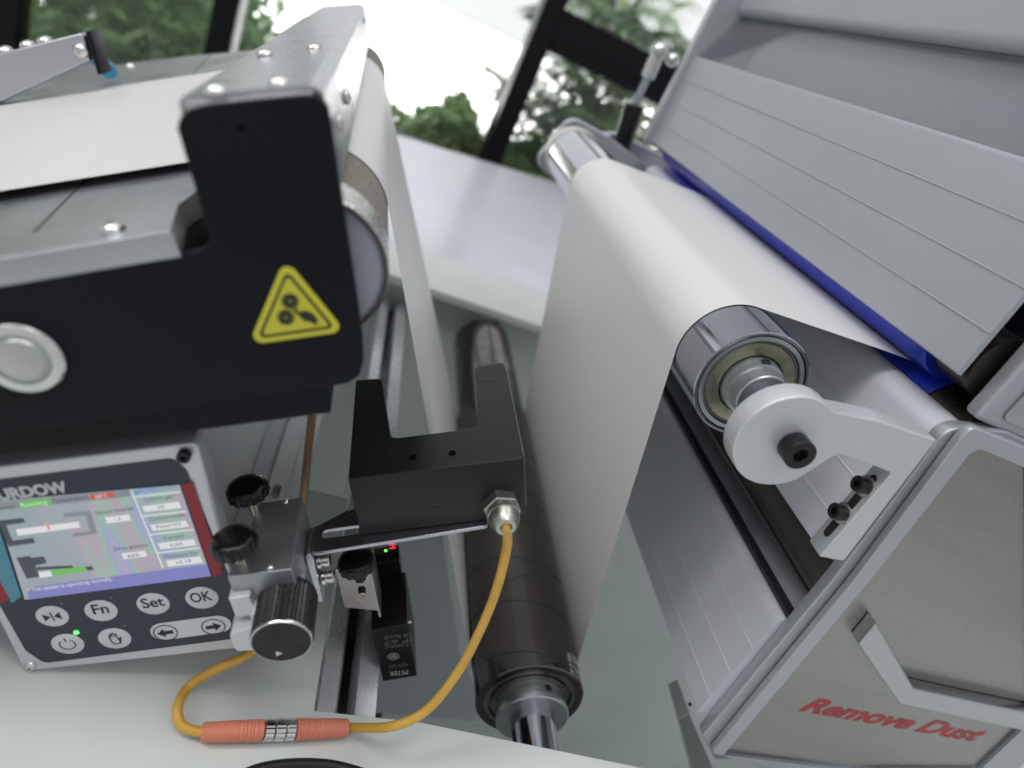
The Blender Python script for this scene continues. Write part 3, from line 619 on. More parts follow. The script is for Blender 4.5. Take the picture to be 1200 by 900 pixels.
# push button
c = PL(27, 419, .30); rr = (PL(27, 380, .30)-c).length*1.02
pb = part('push_button', lathe([(.0005, rr), (-.0012, rr), (-.0022, rr*.95), (-.0022, rr*.72), (-.0010, rr*.69)], (c.x, .2995, c.z), (0, 1, 0), 64, False), bolt_s, wg)
part('button_ring', lathe([(-.0008, rr*.70), (-.0016, rr*.66), (-.0016, rr*.60)], (c.x, .2995, c.z), (0, 1, 0), 64, False), zinc, pb)
part('button_cap', lathe([(-.0014, rr*.61), (-.0026, rr*.56), (-.0028, rr*.5), (-.0028, 0)], (c.x, .2995, c.z), (0, 1, 0), 64, False), mat('turned_aluminium', (.50, .50, .48), .8, .34, .1, 30), pb)

# deck under the film
dz = PL(200, 270, .30).z; dz2 = PL(0, 297, .30); dx = PL(200, 270, .30).x; sl2 = .078
Ud = Vector((1, 0, sl2)).normalized(); Vd = Vector((0, 1, 0)); Wd = Ud.cross(Vd)
od = Vector((dx, .30, dz))
dk = thing('deck_plate', 'grey worn steel deck plates under the white film at left', 'deck plate', 'L', (-.2, .5, dz-.02))
def DK(px, py): 
    r = ML @ Vector((px-600, py-450, F)); k = (od.dot(Wd))/(r.dot(Wd)); v = r*k-od; return (v.dot(Ud), v.dot(Vd))
cor = [DK(200, 270), DK(230, 224)]
part('deck_sheet', plate([(-.55, 0), (0, 0), (cor[1][0]-.004, cor[1][1]-.02), (cor[1][0], cor[1][1]), (cor[1][0], 1.0), DK(330, 56), DK(215, 66), DK(128, 77), DK(100, 72), DK(20, 96), DK(-60, 116), (-.55, .52)], -.0125, 0, axes=(Ud, Vd, Wd), off=od, bev=.0006), deckm, dk)
sA = DK(42, 272); sB = DK(105, 205)
for s0, s1 in ((DK(40, 272), DK(108, 204)), (DK(225, 88), DK(248, 62))):
    s0 = Vector(s0); s1 = Vector(s1); n_ = (s1-s0).normalized().orthogonal()*.0007 if hasattr(s0, 'orthogonal') else None
    n_ = Vector((-(s1-s0).y, (s1-s0).x)).normalized()*.0006
    part('seam', plate([tuple(s0-n_), tuple(s1-n_), tuple(s1+n_), tuple(s0+n_)], .0001, .0003, axes=(Ud, Vd, Wd), off=od, bev=0), darkint, dk)
for px, py, s_ in ((133, 271, 1.0), (153, 78, 1.3)):
    a_, b2 = DK(px, py); inst('button_screw', SM_button, bolt_s, dk, od+Ud*a_+Vd*b2, SMb, s_)
part('deck_support', plate([(-.55, .01), (-.005, .01), (-.005, .5), (-.55, .5)], -.035, -.0130, axes=(Ud, Vd, Wd), off=od, bev=0), blackcov, dk)

# guard box at the far left
gb = thing('guard_box', 'steel guard channel with black end plate beyond the film at upper left', 'guard box', 'L', (-.45, .95, -.1))
Yg = .86
q = xz([(-120, 176), (-120, 93), (97, 38), (105, 71)], Yg, PL)
gd = part('guard_channel', plate(rpoly(q, [0, .004, .004, 0]), Yg, Yg+.030, 'xz', bev=.002), steel_x, gb)
c1_ = PL(100, 38, Yg); c2_ = PL(106, 66, Yg)
part('end_plate', plate([(c1_.x+.0005, c1_.z+.001), (c1_.x+.0050, c1_.z+.001), (c2_.x+.0060, c2_.z-.018), (c2_.x+.0015, c2_.z-.018)], Yg-.001, Yg+.031, 'xz', bev=.0006), blackcov, gb)
for px, py in ((22, 53), (46, 43), (66, 40)):
    v = PL(px, py, Yg+.05); sgn = Vector((q[2][0]-q[1][0], 0, q[2][1]-q[1][1])).normalized(); zz = q[1][1]+(v.x-q[1][0])*sgn.z/sgn.x
    inst('button_screw', SM_button, bolt_s, gb, (v.x, Yg+.016, zz), rot_to((-sgn.z, 0, sgn.x)), 1.5)
v = PL(97, 60, Yg); inst('button_screw', SM_button, bolt_s, gb, (v.x-.002, Yg-.0002, v.z), None, 1.4)
solo('blue_hose', tube([PL(104, 62, 1.0), PL(116, 70, 1.02), PL(122, 76, 1.0), PL(128, 84, .98)], .009), mat('sky_blue_hose', (.05, .30, .50), 0, .4), 'short blue air hose showing behind the black end plate', 'hose', 'L', PL(116, 70, 1.0))

# ================================================================== SUPPORT PLATES left of the rail
sp = thing('guide_base_plates', 'grey base plates of the web guide behind the control panel', 'base plate', 'M', (-.05, .6, -.43))
zs_ = ZD+.004
k = [PZ(235, 640, zs_), PZ(372, 640, zs_)]
part('base_sheet', plate([(-.35, .42), (PZ(360, 560, zs_).x, .42), (PZ(360, 560, zs_).x, 1.0), (-.35, 1.0)], zs_-.003, zs_+.004, 'xy', bev=.0006), alu_l, sp)
x1 = PZ(362, 560, zs_).x
part('raised_strip', plate([(x1-.055, .40), (x1-.040, .40), (x1-.040, .95), (x1-.055, .95)], zs_+.0045, zs_+.014, 'xy', bev=.0006), alu, sp)
part('raised_strip', plate([(x1-.037, .40), (x1-.018, .40), (x1-.018, .95), (x1-.037, .95)], zs_+.0045, zs_+.010, 'xy', [slot(x1-.028, .52, x1-.028, .535, .0035)], bev=.0006), alu_l, sp)
solo('amber_tube', tube([PL(366, 485, .52), PL(361, 530, .50), PL(356, 580, .47), PL(350, 640, .46)], .0036), tubem, 'brownish plastic tube running up behind the clamp block', 'tube', 'L', PL(356, 560, .48))

# ================================================================== CONTROL PANEL
cpY = .327
cp = thing('control_panel', 'web guide control panel with lit colour screen, round keys and salmon side bands', 'control panel', 'L', (-.23, cpY+.02, -.40))
cp['label'] = 'grey control panel with lit colour screen and round keys below the black housing'
case = xz([(-86, 557), (226, 519), (233, 525), (293, 752), (290, 759), (32, 787), (26, 783)], cpY, PL)
part('case', plate(rpoly(case, [.003, .003, .003, .003, .003, .003, .003]), cpY, cpY+.016, 'xz', bev=.0016), alu_l, cp)
kf = xz([(-70, 571), (203, 537), (219, 552), (291, 733), (276, 748), (52, 777), (30, 762), (-74, 580)], cpY-.0004, PL)
kf = rpoly(kf, [.004, .006, .006, .006, .006, .006, .006, .003])
part('keypad_face', plate(kf, cpY-.0006, cpY-.0001, 'xz', bev=0), navy, cp)
o2 = -.0007
flat_px([(-60, 585), (0, 578), (0, 578), (226, 563), (262, 671), (20, 704), (-50, 714)][3:5]+[(250, 675), (213, 567)], cpY, PL, o2, cp, redband, 'red_band')
flat_px([(-60, 590), (0, 640), (15, 700), (0, 706), (-60, 714)], cpY, PL, o2, cp, redband, 'red_band')
flat_px([(-40, 585), (0, 603), (-2, 612), (26, 697), (15, 705), (-20, 640)], cpY, PL, o2-.0002, cp, tealband, 'teal_band')
# lit screen
def screenmat():
    m = bpy.data.materials.new('lit_screen'); m.use_nodes = True; nt = m.node_tree; b = nt.nodes['Principled BSDF']
    b.inputs['Base Color'].default_value = (.05, .05, .06, 1); b.inputs['Roughness'].default_value = .18
    tc = nt.nodes.new('ShaderNodeTexCoord'); sx = nt.nodes.new('ShaderNodeSeparateXYZ'); nt.links.new(tc.outputs['Object'], sx.inputs[0])
    n = nt.nodes.new('ShaderNodeTexNoise'); n.inputs['Scale'].default_value = 26; n.inputs['Detail'].default_value = 1; n.inputs['Distortion'].default_value = .3
    mp = nt.nodes.new('ShaderNodeMapping'); mp.inputs['Scale'].default_value = (1.7, 1, .30); mp.inputs['Rotation'].default_value = (0, .25, 0); nt.links.new(tc.outputs['Object'], mp.inputs[0]); nt.links.new(mp.outputs[0], n.inputs[0])
    r = nt.nodes.new('ShaderNodeValToRGB'); e = r.color_ramp.elements; e[0].position = .30; e[0].color = (.27, .36, .37, 1); e[1].position = .78; e[1].color = (.42, .37, .52, 1)
    for p_, c_ in ((.44, (.30, .36, .38, 1)), (.52, (.34, .36, .42, 1)), (.58, (.42, .35, .40, 1)), (.64, (.30, .46, .37, 1)), (.70, (.32, .36, .52, 1))):
        q_ = e.new(p_); q_.color = c_
    nt.links.new(n.outputs[0], r.inputs[0]); nt.links.new(r.outputs[0], b.inputs['Emission Color']); b.inputs['Emission Strength'].default_value = .78
    return m
def em(name, c, s=.8): return mat(name, (.02, .02, .02), 0, .4, emit=c, es=s)
scrm = screenmat(); e_w = em('lit_white', (.75, .75, .78)); e_d = em('screen_black', (.045, .05, .07), .8); e_g = em('lit_green', (.13, .50, .08)); e_r = em('lit_red', (.62, .07, .06)); e_b = em('lit_blue', (.20, .21, .50)); e_gy = em('lit_grey', (.22, .25, .27)); e_y = em('lit_yellow', (.7, .55, .1)); e_bt = em('lit_blue_text', (.08, .22, .6))  # black and blue raised to paint a veil of glare over the display
def S(x, y): return (x/3, 500+y/3)
def sp_(pts, m, name, lvl=1, r=0): return flat_px([S(*q) for q in pts], cpY, PL, o2-.0004-.00015*lvl, scr, m, name, .0001, r)
scr = flat_px([(-6, 586), (211, 567), (247, 672), (30, 701)], cpY, PL, o2-.0002, cp, scrm, 'screen', .0003)
sp_([(100, 560), (730, 478), (742, 520), (105, 602)], e_b, 'status_bar')
sp_([(-20, 262), (458, 216), (462, 240), (-12, 290)], e_gy, 'header_bar')
sp_([(68, 258), (180, 246), (186, 268), (74, 282)], e_g, 'status_field', 2)
sp_([(318, 234), (402, 225), (408, 240), (324, 250)], e_r, 'temperature_field', 2)
sp_([(462, 218), (466, 218), (578, 490), (573, 491)], e_w, 'divider', 2)
for a, b in (((470, 240), (635, 222)), ((497, 308), (655, 290)), ((528, 372), (682, 354)), ((556, 436), (702, 418))): sp_([a, b, (b[0]+1, b[1]+4), (a[0]+1, a[1]+4)], e_w, 'divider', 2)
for pts in ([(502, 275), (630, 258), (640, 280), (512, 293)], [(530, 340), (655, 325), (665, 345), (540, 360)], [(558, 404), (683, 390), (692, 410), (567, 425)], [(585, 465), (706, 450), (714, 472), (594, 486)], [(372, 313), (455, 303), (464, 323), (380, 334)], [(430, 440), (512, 430), (520, 450), (438, 460)]):
    sp_(pts, e_w, 'value_field', 2)
sp_([(-5, 325), (85, 315), (92, 330), (25, 340), (48, 395), (120, 385), (128, 402), (35, 415)], e_d, 'fork_symbol', 2)
sp_([(225, 300), (320, 290), (345, 370), (260, 382), (258, 370), (320, 362), (303, 305), (228, 313)], e_gy, 'fork_symbol', 1)
sp_([(60, 355), (280, 328), (285, 348), (67, 377)], e_w, 'position_bar', 2)
sp_([(168, 336), (172, 336), (180, 358), (175, 358)], e_r, 'position_mark', 3); sp_([(160, 334), (173, 333), (168, 342)], e_y, 'position_arrow', 3)
sp_([(62, 455), (108, 448), (146, 520), (98, 528)], e_d, 'motor_symbol', 2); sp_([(112, 455), (158, 450), (168, 474), (122, 482)], e_d, 'motor_symbol', 2)
sp_([(132, 488), (255, 482), (262, 490), (136, 498)], e_d, 'actuator_bar', 2); sp_([(138, 506), (180, 500), (188, 518), (146, 525)], e_w, 'actuator_bar', 3)
sp_([(182, 499), (300, 485), (310, 500), (190, 516)], e_g, 'actuator_bar', 3); sp_([(303, 486), (326, 484), (332, 496), (312, 499)], e_d, 'actuator_end', 3)
sp_([(-20, 690-430), (-10, 262), (65, 480), (100, 572), (90, 570)], e_w, 'screen_edge', 1) if False else None
def st(s, a, b, h, m=e_d, lvl=3): return text_px(s, S(*a), S(*b), h/3, cpY, PL, o2-.0005-.00015*lvl, scr, m)
st('Status', (0, 285), (58, 278), 12); st('Running', (82, 276), (172, 264), 13, e_w); st('Temperature', (192, 262), (312, 248), 14); st('28°C', (340, 247), (385, 241), 12, e_w)
st('Sensor location', (343, 303), (475, 285), 13); st('-1', (410, 325), (428, 322), 11)
st('Drive position', (408, 430), (526, 414), 13); st('66%', (455, 455), (495, 448), 12)
st('Control gain', (512, 258), (616, 243), 13); st('25', (560, 283), (582, 279), 11); st('Control mode', (532, 326), (652, 309), 13); st('Panel+IO', (555, 352), (640, 340), 12)
st('Current', (582, 392), (650, 382), 13); st('0.0A', (604, 416), (648, 409), 11); st('Firmware Ver', (583, 457), (700, 442), 13); st('v2.10', (622, 477), (676, 469), 12)
st('The system is operating normally.', (118, 572), (400, 533), 13, e_w); st('EURDOW', (496, 226), (620, 213), 15, e_bt)
sp_([(474, 226), (484, 218), (492, 224), (486, 231), (476, 231)], e_bt, 'logo_mark', 3); sp_([(98, 566), (104, 560), (110, 566), (104, 572)], e_y, 'status_dot', 3)
text_px('EURDOW', (-9, 586), (82, 574.5), 11.5, cpY, PL, o2-.0003, cp, whitepr, bold=.05)
text_px('®', (-6, 664), (3, 663), 6, cpY, PL, o2-.0005, cp, blackpr)
# keys
def key(px, py, rpx=19.3):
    c = PL(px, py, cpY); r = (PL(px+rpx, py, cpY)-c).length
    return part('key', lathe([(0, r), (-.0003, r), (-.0005, r*.97), (-.0005, 0)], (c.x, cpY-.0006, c.z), (0, 1, 0), 40, False), whitepr, cp), c, r
ky = cpY-.0012
def kt(k, s, a, b, h): return text_px(s, a, b, h, ky, PL, 0, k, blackpr, bold=.02)
k, c, r = key(62, 721); 
for s_ in (-1, 1): part('arrow_symbol', plate([(c.x+s_*.0050, c.z+.0032), (c.x+s_*.0050, c.z-.0032), (c.x+s_*.0010, c.z)], ky-.0001, ky, 'xz', bev=0), blackpr, k)
part('bar_symbol', plate(rect(c.x-.0004, c.z-.004, c.x+.0004, c.z+.004), ky-.0001, ky, 'xz', bev=0), blackpr, k)
k, c, r = key(119, 714.5); kt(k, 'Fn', (110, 720), (129, 718), 11)
k, c, r = key(180, 706.5); kt(k, 'Set', (168, 713), (194, 709.5), 11)
k, c, r = key(237, 699.5); kt(k, 'OK', (225, 706.5), (250, 703), 11)
k, c, r = key(80, 753.5)
ring = [(c.x+.0050*math.cos(a), c.z+.0050*math.sin(a)) for a in [math.radians(125+290*i/24) for i in range(25)]] + [(c.x+.0043*math.cos(a), c.z+.0043*math.sin(a)) for a in [math.radians(415-290*i/24) for i in range(25)]]
part('power_symbol', plate(ring, ky-.0001, ky, 'xz', bev=0), blackpr, k); part('power_symbol', plate(rect(c.x-.0004, c.z+.0025, c.x+.0004, c.z+.0062), ky-.0001, ky, 'xz', bev=0), blackpr, k)
k, c, r = key(135, 747)
hs = [(-.003, .001), (-.0026, .0045), (-.0018, .0045), (-.0016, .002), (-.0012, .0058), (-.0003, .0058), (-.0002, .002), (.0002, .0062), (.001, .0062), (.0011, .002), (.0016, .0052), (.0024, .0050), (.0023, -.001), (.004, .0012), (.0046, .0008), (.0025, -.0052), (-.002, -.0052), (-.003, -.001)]
part('hand_symbol', plate([(c.x+a*1.0, c.z+b) for a, b in hs], ky-.0001, ky, 'xz', [[(c.x+a*.74, c.z+b*.80-.0002) for a, b in hs]], bev=0), blackpr, k)
kc = xz([(178, 741), (270, 728)], cpY, PL); rk = .0078
kp = part('key_panel', plate(slot(kc[0][0]+rk, kc[0][1], kc[1][0]-rk, kc[1][1], rk*1.05, 14), cpY-.0010, cpY-.0007, 'xz', bev=0), whitepr, cp)
for px, py, s_ in ((194.5, 740), (250.5, 733), ) and ((194.5, 740, -1), (250.5, 733, 1)):
    c = PL(px, py, cpY); part('key_ring', plate(circ(c.x, c.z, .0076, 36), cpY-.0012, cpY-.0011, 'xz', [circ(c.x, c.z, .0069, 36)], bev=0), blackpr, kp)
    ar = [(-.0048, -.0016), (.0005, -.0016), (.0005, -.0040), (.0052, 0), (.0005, .0040), (.0005, .0016), (-.0048, .0016)]
    part('arrow_symbol', plate([(c.x+a*s_, c.z+b) for a, b in ar], cpY-.0012, cpY-.0011, 'xz', bev=0), blackpr, kp)
c = PL(90, 740, cpY); part('power_light', lathe([(0, .0015), (-.0006, .0013), (-.0009, 0)], (c.x, cpY-.0007, c.z), (0, 1, 0), 20, False), em('green_indicator', (.05, 1, .06), 6), cp)
for px, py in ((73, 706), (131, 699), (146, 732)): c = PL(px, py, cpY); part('indicator', lathe([(0, .0009), (-.0002, .0009), (-.0002, 0)], (c.x, cpY-.0007, c.z), (0, 1, 0), 14, False), greypr, cp)
for px, py in ((217, 531), (36, 780)): inst('cap_bolt', SM_cap, zinc, cp, PL(px, py, cpY)+Vector((0, -.0002, 0)), None, .82) if px > 100 else inst('cap_bolt', SM_button, bolt_s, cp, PL(px, py, cpY), None, .62)

# ================================================================== FORK SENSOR
fs = thing('fork_sensor', 'black U shaped edge sensor with the film edge passing between its arms', 'sensor', 'L', (0, .38, -.32))
zt = -.2705; zb_ = -.319
def A_(px, py): v = PLZ(px, py, zt); return (v.x, v.y)
uo = [A_(408, 562), A_(614, 538), A_(591, 427), A_(556, 430), A_(561, 502), A_(452, 514), A_(446, 443), A_(414, 446)]
uo = [(uo[0][0], .340), (uo[1][0], .3375), (.0568, .461), (.0330, .459), (.0268, .3770), (-.0335, .3775), (-.0398, .4585), (-.0595, .4605)]
part('body', plate(rpoly(uo, [.0008, .0015, .003, .005, .008, .006, .005, .002], 6), zb_, zt, 'xy', bev=.0007), blackan, fs)
part('side_lid', plate([(.0514, .343), (.0525, .343), (.0580, .457), (.0569, .457)], zb_+.002, zt-.002, 'xy', bev=.0002), mat('thin_grey_lid', (.10, .10, .11), .4, .4), fs)
part('lens_strip', box(-.0402, -.0385, .383, .445, zb_+.010, zt-.010, .0003), bolt_s, fs)
for px, py in ((484, 536), (530, 531)): v = PLZ(px, py, zt); inst('screw_hole', SM_hole, holem, fs, (v.x, v.y, zt+.0001), SMb, 1.5)
v = PL(512, 598, .339); inst('grub_screw', lathe([(0, .0030), (-.0003, .0030), (-.0003, .0024), (.0, .0012), (.0, 0)], (0, 0, 0), (0, 1, 0), 20, False), blackbolt, fs, (v.x, .3388, v.z))
for px, py in ((447, 462), (570, 445)):
    v = PLZ(px, py, zt); s_ = -1 if px < 500 else 1
    xx0, xx1 = ((-.0515, -.0400) if s_ < 0 else (.0335, .0450)); yy = .4355
    part('scribe_line', box(xx0, xx1, yy, yy+.0009, zt+.00005, zt+.0002, 0), darkint, fs)
gv = PL(587, 590, .338)
gx, gz_ = .0385, -.3005
gx, gz_ = gv.x, gv.z
gl = thing('cable_gland', 'nickel plated cable gland on the lower right of the fork sensor', 'cable gland', 'L', (gx, .33, gz_-.01))
nut = lathe([(0, .0118), (-.0006, .0128), (-.008, .0128), (-.0088, .0118), (-.0088, .005)], (gx, .3388, gz_), (0, 1, 0), 6, True)
part('hex_nut', nut, glandm, gl)
part('dome_nut', lathe([(-.0089, .0092), (-.0093, .0104), (-.0135, .0106), (-.0138, .0098), (-.0146, .0098), (-.0150, .0104), (-.018, .0098), (-.0215, .0084), (-.0240, .0066), (-.0240, .0038), (-.016, .0036)], (gx, .3388, gz_), (0, 1, 0), 40, False), glandm, gl)

# ================================================================== CABLE with plug
kb = thing('yellow_cable', 'yellow sensor cable looping down from the fork sensor to the desk with round plug', 'cable', 'M', (.15, .3, -.43))
L2 = FR['L']
s0 = L2 @ Vector((gx, .323, gz_)); 
zc_ = ZD+.0085
def D(px, py, z=zc_): return PZ(px, py, z)
pr = D(408, 853); pl_ = D(236, 858)
path1 = [L2 @ Vector((gx, .327, gz_)), L2 @ Vector((gx, .317, gz_-.001)), P(594, 640, .325), P(582, 690, .318), P(562, 740, .312), P(535, 790, .305), P(500, 832, .297), P(460, 851, .288), pr.lerp(pl_, -.02)]
part('cable_jacket', tube(path1, .00335), yellowc, kb)
path2 = [pl_.lerp(pr, .01), D(222, 855), D(210, 846, zc_+.001), D(209, 825, zc_+.003), P(223, 803, .318), P(252, 785, .322), P(285, 770, .330), P(310, 752, .345), P(322, 740, .36)]
part('cable_jacket', tube(path2, .00335), yellowc, kb)
ax = (pr-pl_); AL = ax.length
def T(a): return pl_.lerp(pr, a)
def ribs(a0, a1, r0, r1, rib):
    n = 5; pr_ = [(a0*AL, r0*.8), (a0*AL+.001, r0)]; 
    rs = .55 if rib > 0 else .0
    L0, L1 = a0*AL, a1*AL
    for i in range(41):
        t_ = i/40; rr_ = r0+(r1-r0)*t_
        w_ = (t_ > .55) if rib > 0 else (t_ < .45)
        if w_: rr_ *= 1 - .07*(1 if int(t_*32) % 2 else 0)
        pr_.append((L0+.001+(L1-L0-.002)*t_, rr_))
    pr_.append((L1, r1*.8)); return pr_
boot1 = [(x, r) for x, r in ribs(0, .40, .0062, .0074, 1)]
part('plug_boot', lathe(boot1, pl_, ax, 32), orange, kb); part('plug_boot', lathe(ribs(.62, 1, .0074, .0062, -1), pl_, ax, 32), orange, kb)
def knurl(a0, a1, r, n=20):
    bm = bmesh.new(); d_ = ax.normalized(); u_ = d_.orthogonal().normalized(); v_ = d_.cross(u_); rings = []
    for t_, k_ in ((a0*AL, .9), (a0*AL+.0006, 1), (a1*AL-.0006, 1), (a1*AL, .9)):
        rings.append([bm.verts.new(pl_ + d_*t_ + (u_*math.cos(pi*i/n)+v_*math.sin(pi*i/n))*r*k_*(1 if i % 4 < 3 else .92)) for i in range(2*n)])
    for a, b in zip(rings, rings[1:]):
        for i in range(2*n): bm.faces.new((a[i], a[(i+1) % (2*n)], b[(i+1) % (2*n)], b[i]))
    bm.faces.new(rings[0]); bm.faces.new(rings[-1]); return finish(bm, ang=20)
part('coupling_ring', knurl(.402, .47, .0072), bolt_s, kb); part('coupling_ring', knurl(.475, .545, .0074), bolt_s, kb); part('coupling_ring', knurl(.55, .615, .0072), bolt_s, kb)

# ================================================================== SENSOR BRACKET + CLAMP
sb = thing('sensor_bracket', 'bent stainless strip with slot holding up the black fork sensor', 'bracket', 'L', (-.06, .36, -.33))
zs1 = zb_-.0006
so = [PLZ(x, y, zs1) for x, y in ((364, 648), (552, 612), (552, 590), (400, 600), (356, 622))]
yf = .331
xl = PL(358, 645, .335).x
strip = [(xl+.004, .3305), (.0230, .3330), (.0245, .3345), (.0245, .368), (-.070, .368), (xl+.006, .356), (xl+.004, .356)]
part('strip', plate(rpoly(strip, [.003, .001, .002, .002, .004, .002, .002]), zs1-.0028, zs1, 'xy', [slot(-.082, .3470, -.040, .3470, .0038)], bev=.0005), steel_x, sb)
part('bent_leg', plate(rpoly([(xl, zs1-.0005), (xl+.0035, zs1-.0003), (xl+.0045, zs1-.0035), (xl+.0035, zs1-.046), (xl, zs1-.046)], [.003, .001, .001, 0, 0], 4), .3305, .356, 'xz', bev=.0005), steel_x, sb)
v0 = PL(377, 655, .334); v1 = PL(377, 676, .334)
hb = lathe([(0, .0048), (.0008, .0055), (.0030, .0055), (.0034, .0042), (.0046, .0042), (.0050, .0048), (.0078, .0048), (.0085, .0040), (.0085, .002), (.006, .002)], (0, 0, 0), (1, 0, 0), 28, True)
for vz in (-.340, -.3515): inst('clamp_bolt', hb, bolt_s, sb, (xl+.0046, .338, PL(377, 657 if vz > -.345 else 677, .338).z))

cb = thing('clamp_block', 'machined aluminium clamp block with two black thumb knobs beside the screen', 'clamp', 'L', (-.12, .34, -.38))
zt2 = -.3000
tp = [PLZ(266, 676, zt2), PLZ(343, 667, zt2), PLZ(358, 582, zt2), PLZ(300, 588, zt2)]
xL, xR = tp[0].x, tp[1].x; yF = tp[1].y; yB = tp[2].y
xR2 = xl-.0006
part('block', plate(rpoly([(xL, tp[0].y), (xR2, yF), (xR2, yB), (PLZ(305, 589, zt2).x, yB)], .0006), zt2-.030, zt2, 'xy', bev=.0006), mat('brushed_clamp_aluminium', (.34, .345, .36), .75, .34, .06, 30, .05, 900), cb)
part('block_lip', box(xL-.0015, xL+.0105, yF-.0035, yF+.020, zt2-.030, zt2-.013, .0008), alu_l, cb)
def thumb(px, py, sx, sy, hgt):
    s_ = PLZ(sx, sy, zt2); top = Vector((s_.x, s_.y, zt2))
    o = inst('thumb_stud', stud_me, studm, cb, top); o2_ = inst('thumb_knob', knob_me, blackpl, o, top); o2_.parent = o; o2_.matrix_local = Matrix.Translation((0, 0, hgt)); return o
stud_me = lathe([(-.002, .0030), (.0135, .0030)], (0, 0, 0), (0, 0, 1), 20)
def lobed(R_, h_, n, amp=.08):
    bm = bmesh.new(); rings = []; N = n*6
    for z_, k_, lob in ((0, .80, 1), (.0010, 1.0, 1), (h_*.55, 1.0, 1), (h_*.75, .97, .6), (h_*.9, .90, 0), (h_*1.05, .70, 0), (h_*1.10, .35, 0)):
        rings.append([bm.verts.new((R_*k_*(1-amp*lob*(max(0, math.cos(2*pi*i/6))))*math.cos(2*pi*i/N), R_*k_*(1-amp*lob*(max(0, math.cos(2*pi*i/6))))*math.sin(2*pi*i/N), z_)) for i in range(N)])
    for a, b in zip(rings, rings[1:]):
        for i in range(N): bm.faces.new((a[i], a[(i+1) % N], b[(i+1) % N], b[i]))
    bm.faces.new(rings[0]); bm.faces.new(rings[-1]); return finish(bm, ang=50)
knob_me = lobed(.0134, .0095, 14)
thumb(288, 568, 298, 598, .0130); thumb(272, 627, 283, 661, .0130)
for px, py in ((335, 588), (317, 665)): v = PLZ(px, py, zt2); inst('grub_screw', SM_button, bolt_s, cb, (v.x, v.y, zt2), SMb, .42)
# split shaft clamp in front, knurled knob
kc_ = PL(330, 752, .2720); kr = (PL(368, 747, .2720)-PL(292, 757, .2720)).length/2
part('shaft_clamp', plate(rpoly([(xL-.006, zt2-.052), (xL-.006, zt2-.036), (xL+.010, zt2-.033), (xL+.009, zt2-.022), (xL+.018, zt2-.020), (xL+.020, zt2-.048), (xL+.016, zt2-.056)], .003), yF-.010, yF+.012, 'xz', bev=.0008), alu_l, cb)
kn = thing('knurled_knob', 'black knurled adjusting knob with bright rim and white arrow below the clamp', 'knob', 'L', (kc_.x, .31, kc_.z-kr))
bm = bmesh.new(); N = 84; rings = []
rows = [(.2732, .965)] + [(.2738+.0010*i, 1 if i % 2 else .965) for i in range(30)] + [(.3070, .93), (.3075, .6)]
for y_, k_ in rows:
    rings.append([bm.verts.new((kc_.x+kr*k_*(1 if i % 2 else .962)*math.cos(2*pi*i/N), y_, kc_.z+kr*k_*(1 if i % 2 else .962)*math.sin(2*pi*i/N))) for i in range(N)])
for a, b in zip(rings, rings[1:]):
    for i in range(N): bm.faces.new((a[i], a[(i+1) % N], b[(i+1) % N], b[i]))
bm.faces.new(rings[-1]); part('knurled_body', finish(bm, ang=15), mat('black_anodised_knurl', (.014, .014, .016), .4, .28), kn)
part('bright_rim', lathe([(.2732, kr*.965), (.2722, kr*.955), (.2716, kr*.93), (.2717, kr*.915)], (kc_.x, 0, kc_.z), (0, 1, 0), 72, False), bolt_s, kn)
part('knob_face', lathe([(.2717, kr*.917), (.2721, kr*.90), (.2721, 0)], (kc_.x, 0, kc_.z), (0, 1, 0), 72, False), mat('turned_black_face', (.014, .013, .013), .5, .22, .5, 120), kn)
a3 = kc_+Vector((-.004, 0, -.0098)); part('arrow_mark', plate([(a3.x-.0015, a3.z-.0018), (a3.x+.0022, a3.z-.0002), (a3.x-.0008, a3.z+.0022)], .2718, .2720, 'xz', bev=0), whitepr, kn)
part('grub_screw', lathe([(0, .0018), (.0004, .0018), (.0004, .0)], Vector((kc_.x+.004, .2940, kc_.z+math.sqrt(kr*kr-.004**2)-.0002)), (.2, 0, 1), 18), darkint, kn)
part('knob_shaft', cyl((kc_.x, .3076, kc_.z), (kc_.x, .3370, kc_.z), .0055, 24), bolt_s, kn)

# ================================================================== PHOTO SENSOR with its holder
ph = thing('photo_sensor', 'small black box sensor with printed label and red display below the bracket', 'sensor', 'L', (-.045, .36, -.42))
def PQ(px, py, y): return PL(px, py, y)
yb1 = .372
f = xz([(443, 737), (488, 731), (480, 800), (441, 800)], yb1, PL)
fx0 = (f[0][0]+f[3][0])/2; fx1 = (f[1][0]+f[2][0])/2
zt_, zb2 = f[0][1], f[3][1]
backY = PLZ(448, 674, zt_).y
part('sensor_housing', plate(rpoly(rect(fx0, zb2, fx1, zt_), .0008), yb1, backY, 'xz', bev=.0006), blackpl if False else blackan, ph)
dq = PLZ(452, 672, zt_)
part('display_hood', box(fx0+.003, fx1-.003, backY-.004, backY+.014, zt_+.0004, zt_+.020, .0006), blackpl, ph)
yy_ = backY-.0042
text_px('MM', (454, 630), (456, 643), 6, yy_, PL, -.0004, ph, em('red_digits', (1, .03, .06), 1.6))
c = PL(452, 645, yy_); part('green_light', lathe([(0, .0012), (-.0005, .0012), (-.0005, 0)], (c.x, yy_, c.z), (0, 1, 0), 16, False), em('green_dot', (.1, 1, .05), 3), ph)
text_px('PSTEK', (478, 785), (456, 787), 5, yb1, PL, -.0002, ph, whitepr); text_px('AJW-30X', (478, 777), (455, 779), 4, yb1, PL, -.0002, ph, greypr)
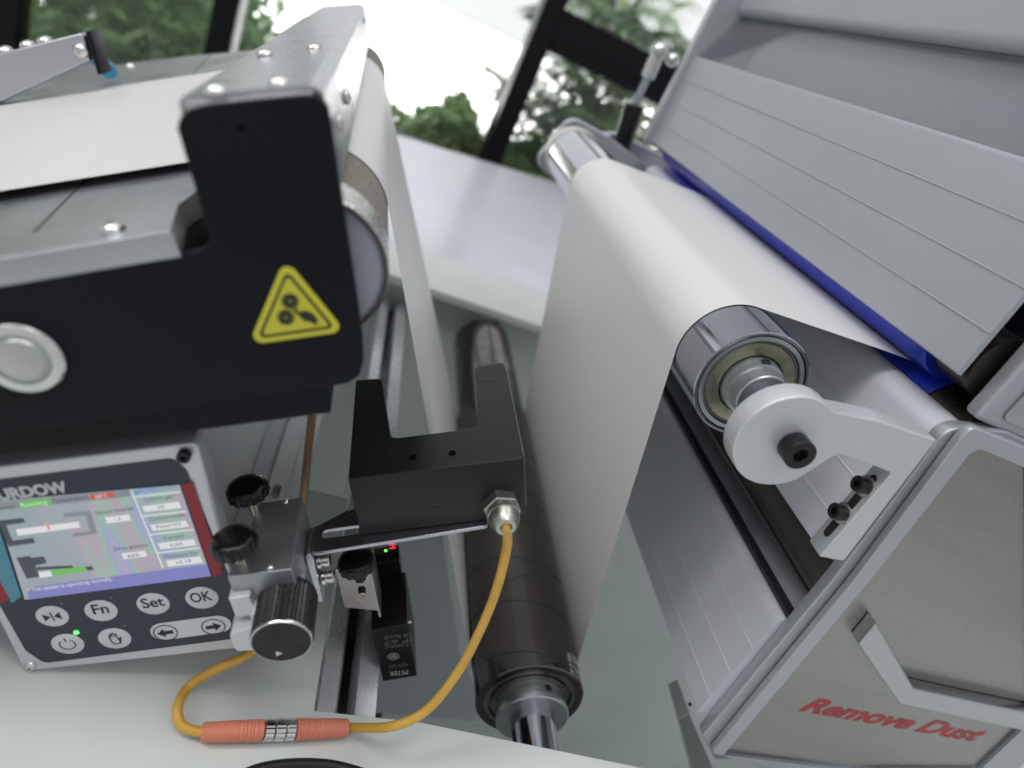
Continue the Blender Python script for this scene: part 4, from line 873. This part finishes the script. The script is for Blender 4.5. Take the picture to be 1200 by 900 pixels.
for i, (s_, yy2) in enumerate((('CE RoHS', 746), ('IP 67', 752), ('12-24VDC', 757))): text_px(s_, (482, yy2-4), (450, yy2-1), 4, yb1, PL, -.0002, ph, greypr)
c = PL(461, 769, yb1); part('adjuster_ring', plate(circ(c.x, c.z, .0050, 30), yb1-.0004, yb1-.0002, 'xz', [circ(c.x, c.z, .0030, 24)], bev=0), greypr, ph)
part('adjuster', lathe([(0, .0028), (-.0008, .0026), (-.0008, 0)], (c.x, yb1-.0003, c.z), (0, 1, 0), 20, False), bolt_s, ph)
v = PL(489, 735, yb1); part('side_screw', cyl((fx1, yb1+.006, zt_-.005), (fx1+.003, yb1+.006, zt_-.005), .0014, 14, .0002), bolt_s, ph)

hl = thing('sensor_holder', 'bent steel holder with slot and black thumb knob right of the clamp', 'bracket', 'L', (-.07, .37, -.39))
ho_ = xz([(402, 640), (444, 640), (444, 718), (441, 718), (438, 712), (407, 714), (404, 700)], .362, PL)
vL = PL(404, 712, .362); vR = PL(445, 716, .362)
part('holder_plate', plate(rpoly([(vL.x, vL.z), (vR.x, vR.z), (vR.x, vR.z+.042), (vL.x, vL.z+.042)], .0015), .362, .3645, 'xz', [slot(*xz([(424, 690)], .362, PL)[0], *xz([(424, 702)], .362, PL)[0], .0028)], bev=.0004), steel_x, hl)
part('holder_side', plate([(vR.x-.0022, vR.z-.010), (vR.x, vR.z-.010), (vR.x, vR.z+.040), (vR.x-.0022, vR.z+.040)], .3646, .392, 'xz', bev=.0003), steel_x, hl)
c = PL(424, 696, .366); part('slot_bolt', cyl((c.x, .366, c.z), (c.x, .3625, c.z), .0042, 24), bolt_s, hl)
kb2 = PL(420, 668, .352)
ks = inst('thumb_stud', cyl((0, 0, -.010), (0, 0, .003), .0042, 6), blackpl, hl, (kb2.x, .352, kb2.z))
k2 = inst('thumb_knob', knob_me, blackpl, ks, (0, 0, 0)); k2.matrix_local = Matrix.Translation((0, 0, .003))

# dark rounded edge peeping in at the bottom of the picture
solo('dark_rounded_edge', tube([PZ(255, 925, ZD+.012), PZ(300, 903, ZD+.012), PZ(345, 896, ZD+.012), PZ(395, 899, ZD+.012), PZ(450, 916, ZD+.012)], .004), blackan, 'dark rounded edge just entering at the bottom edge of the pale desk', 'hose', 'M', PZ(345, 896, ZD))
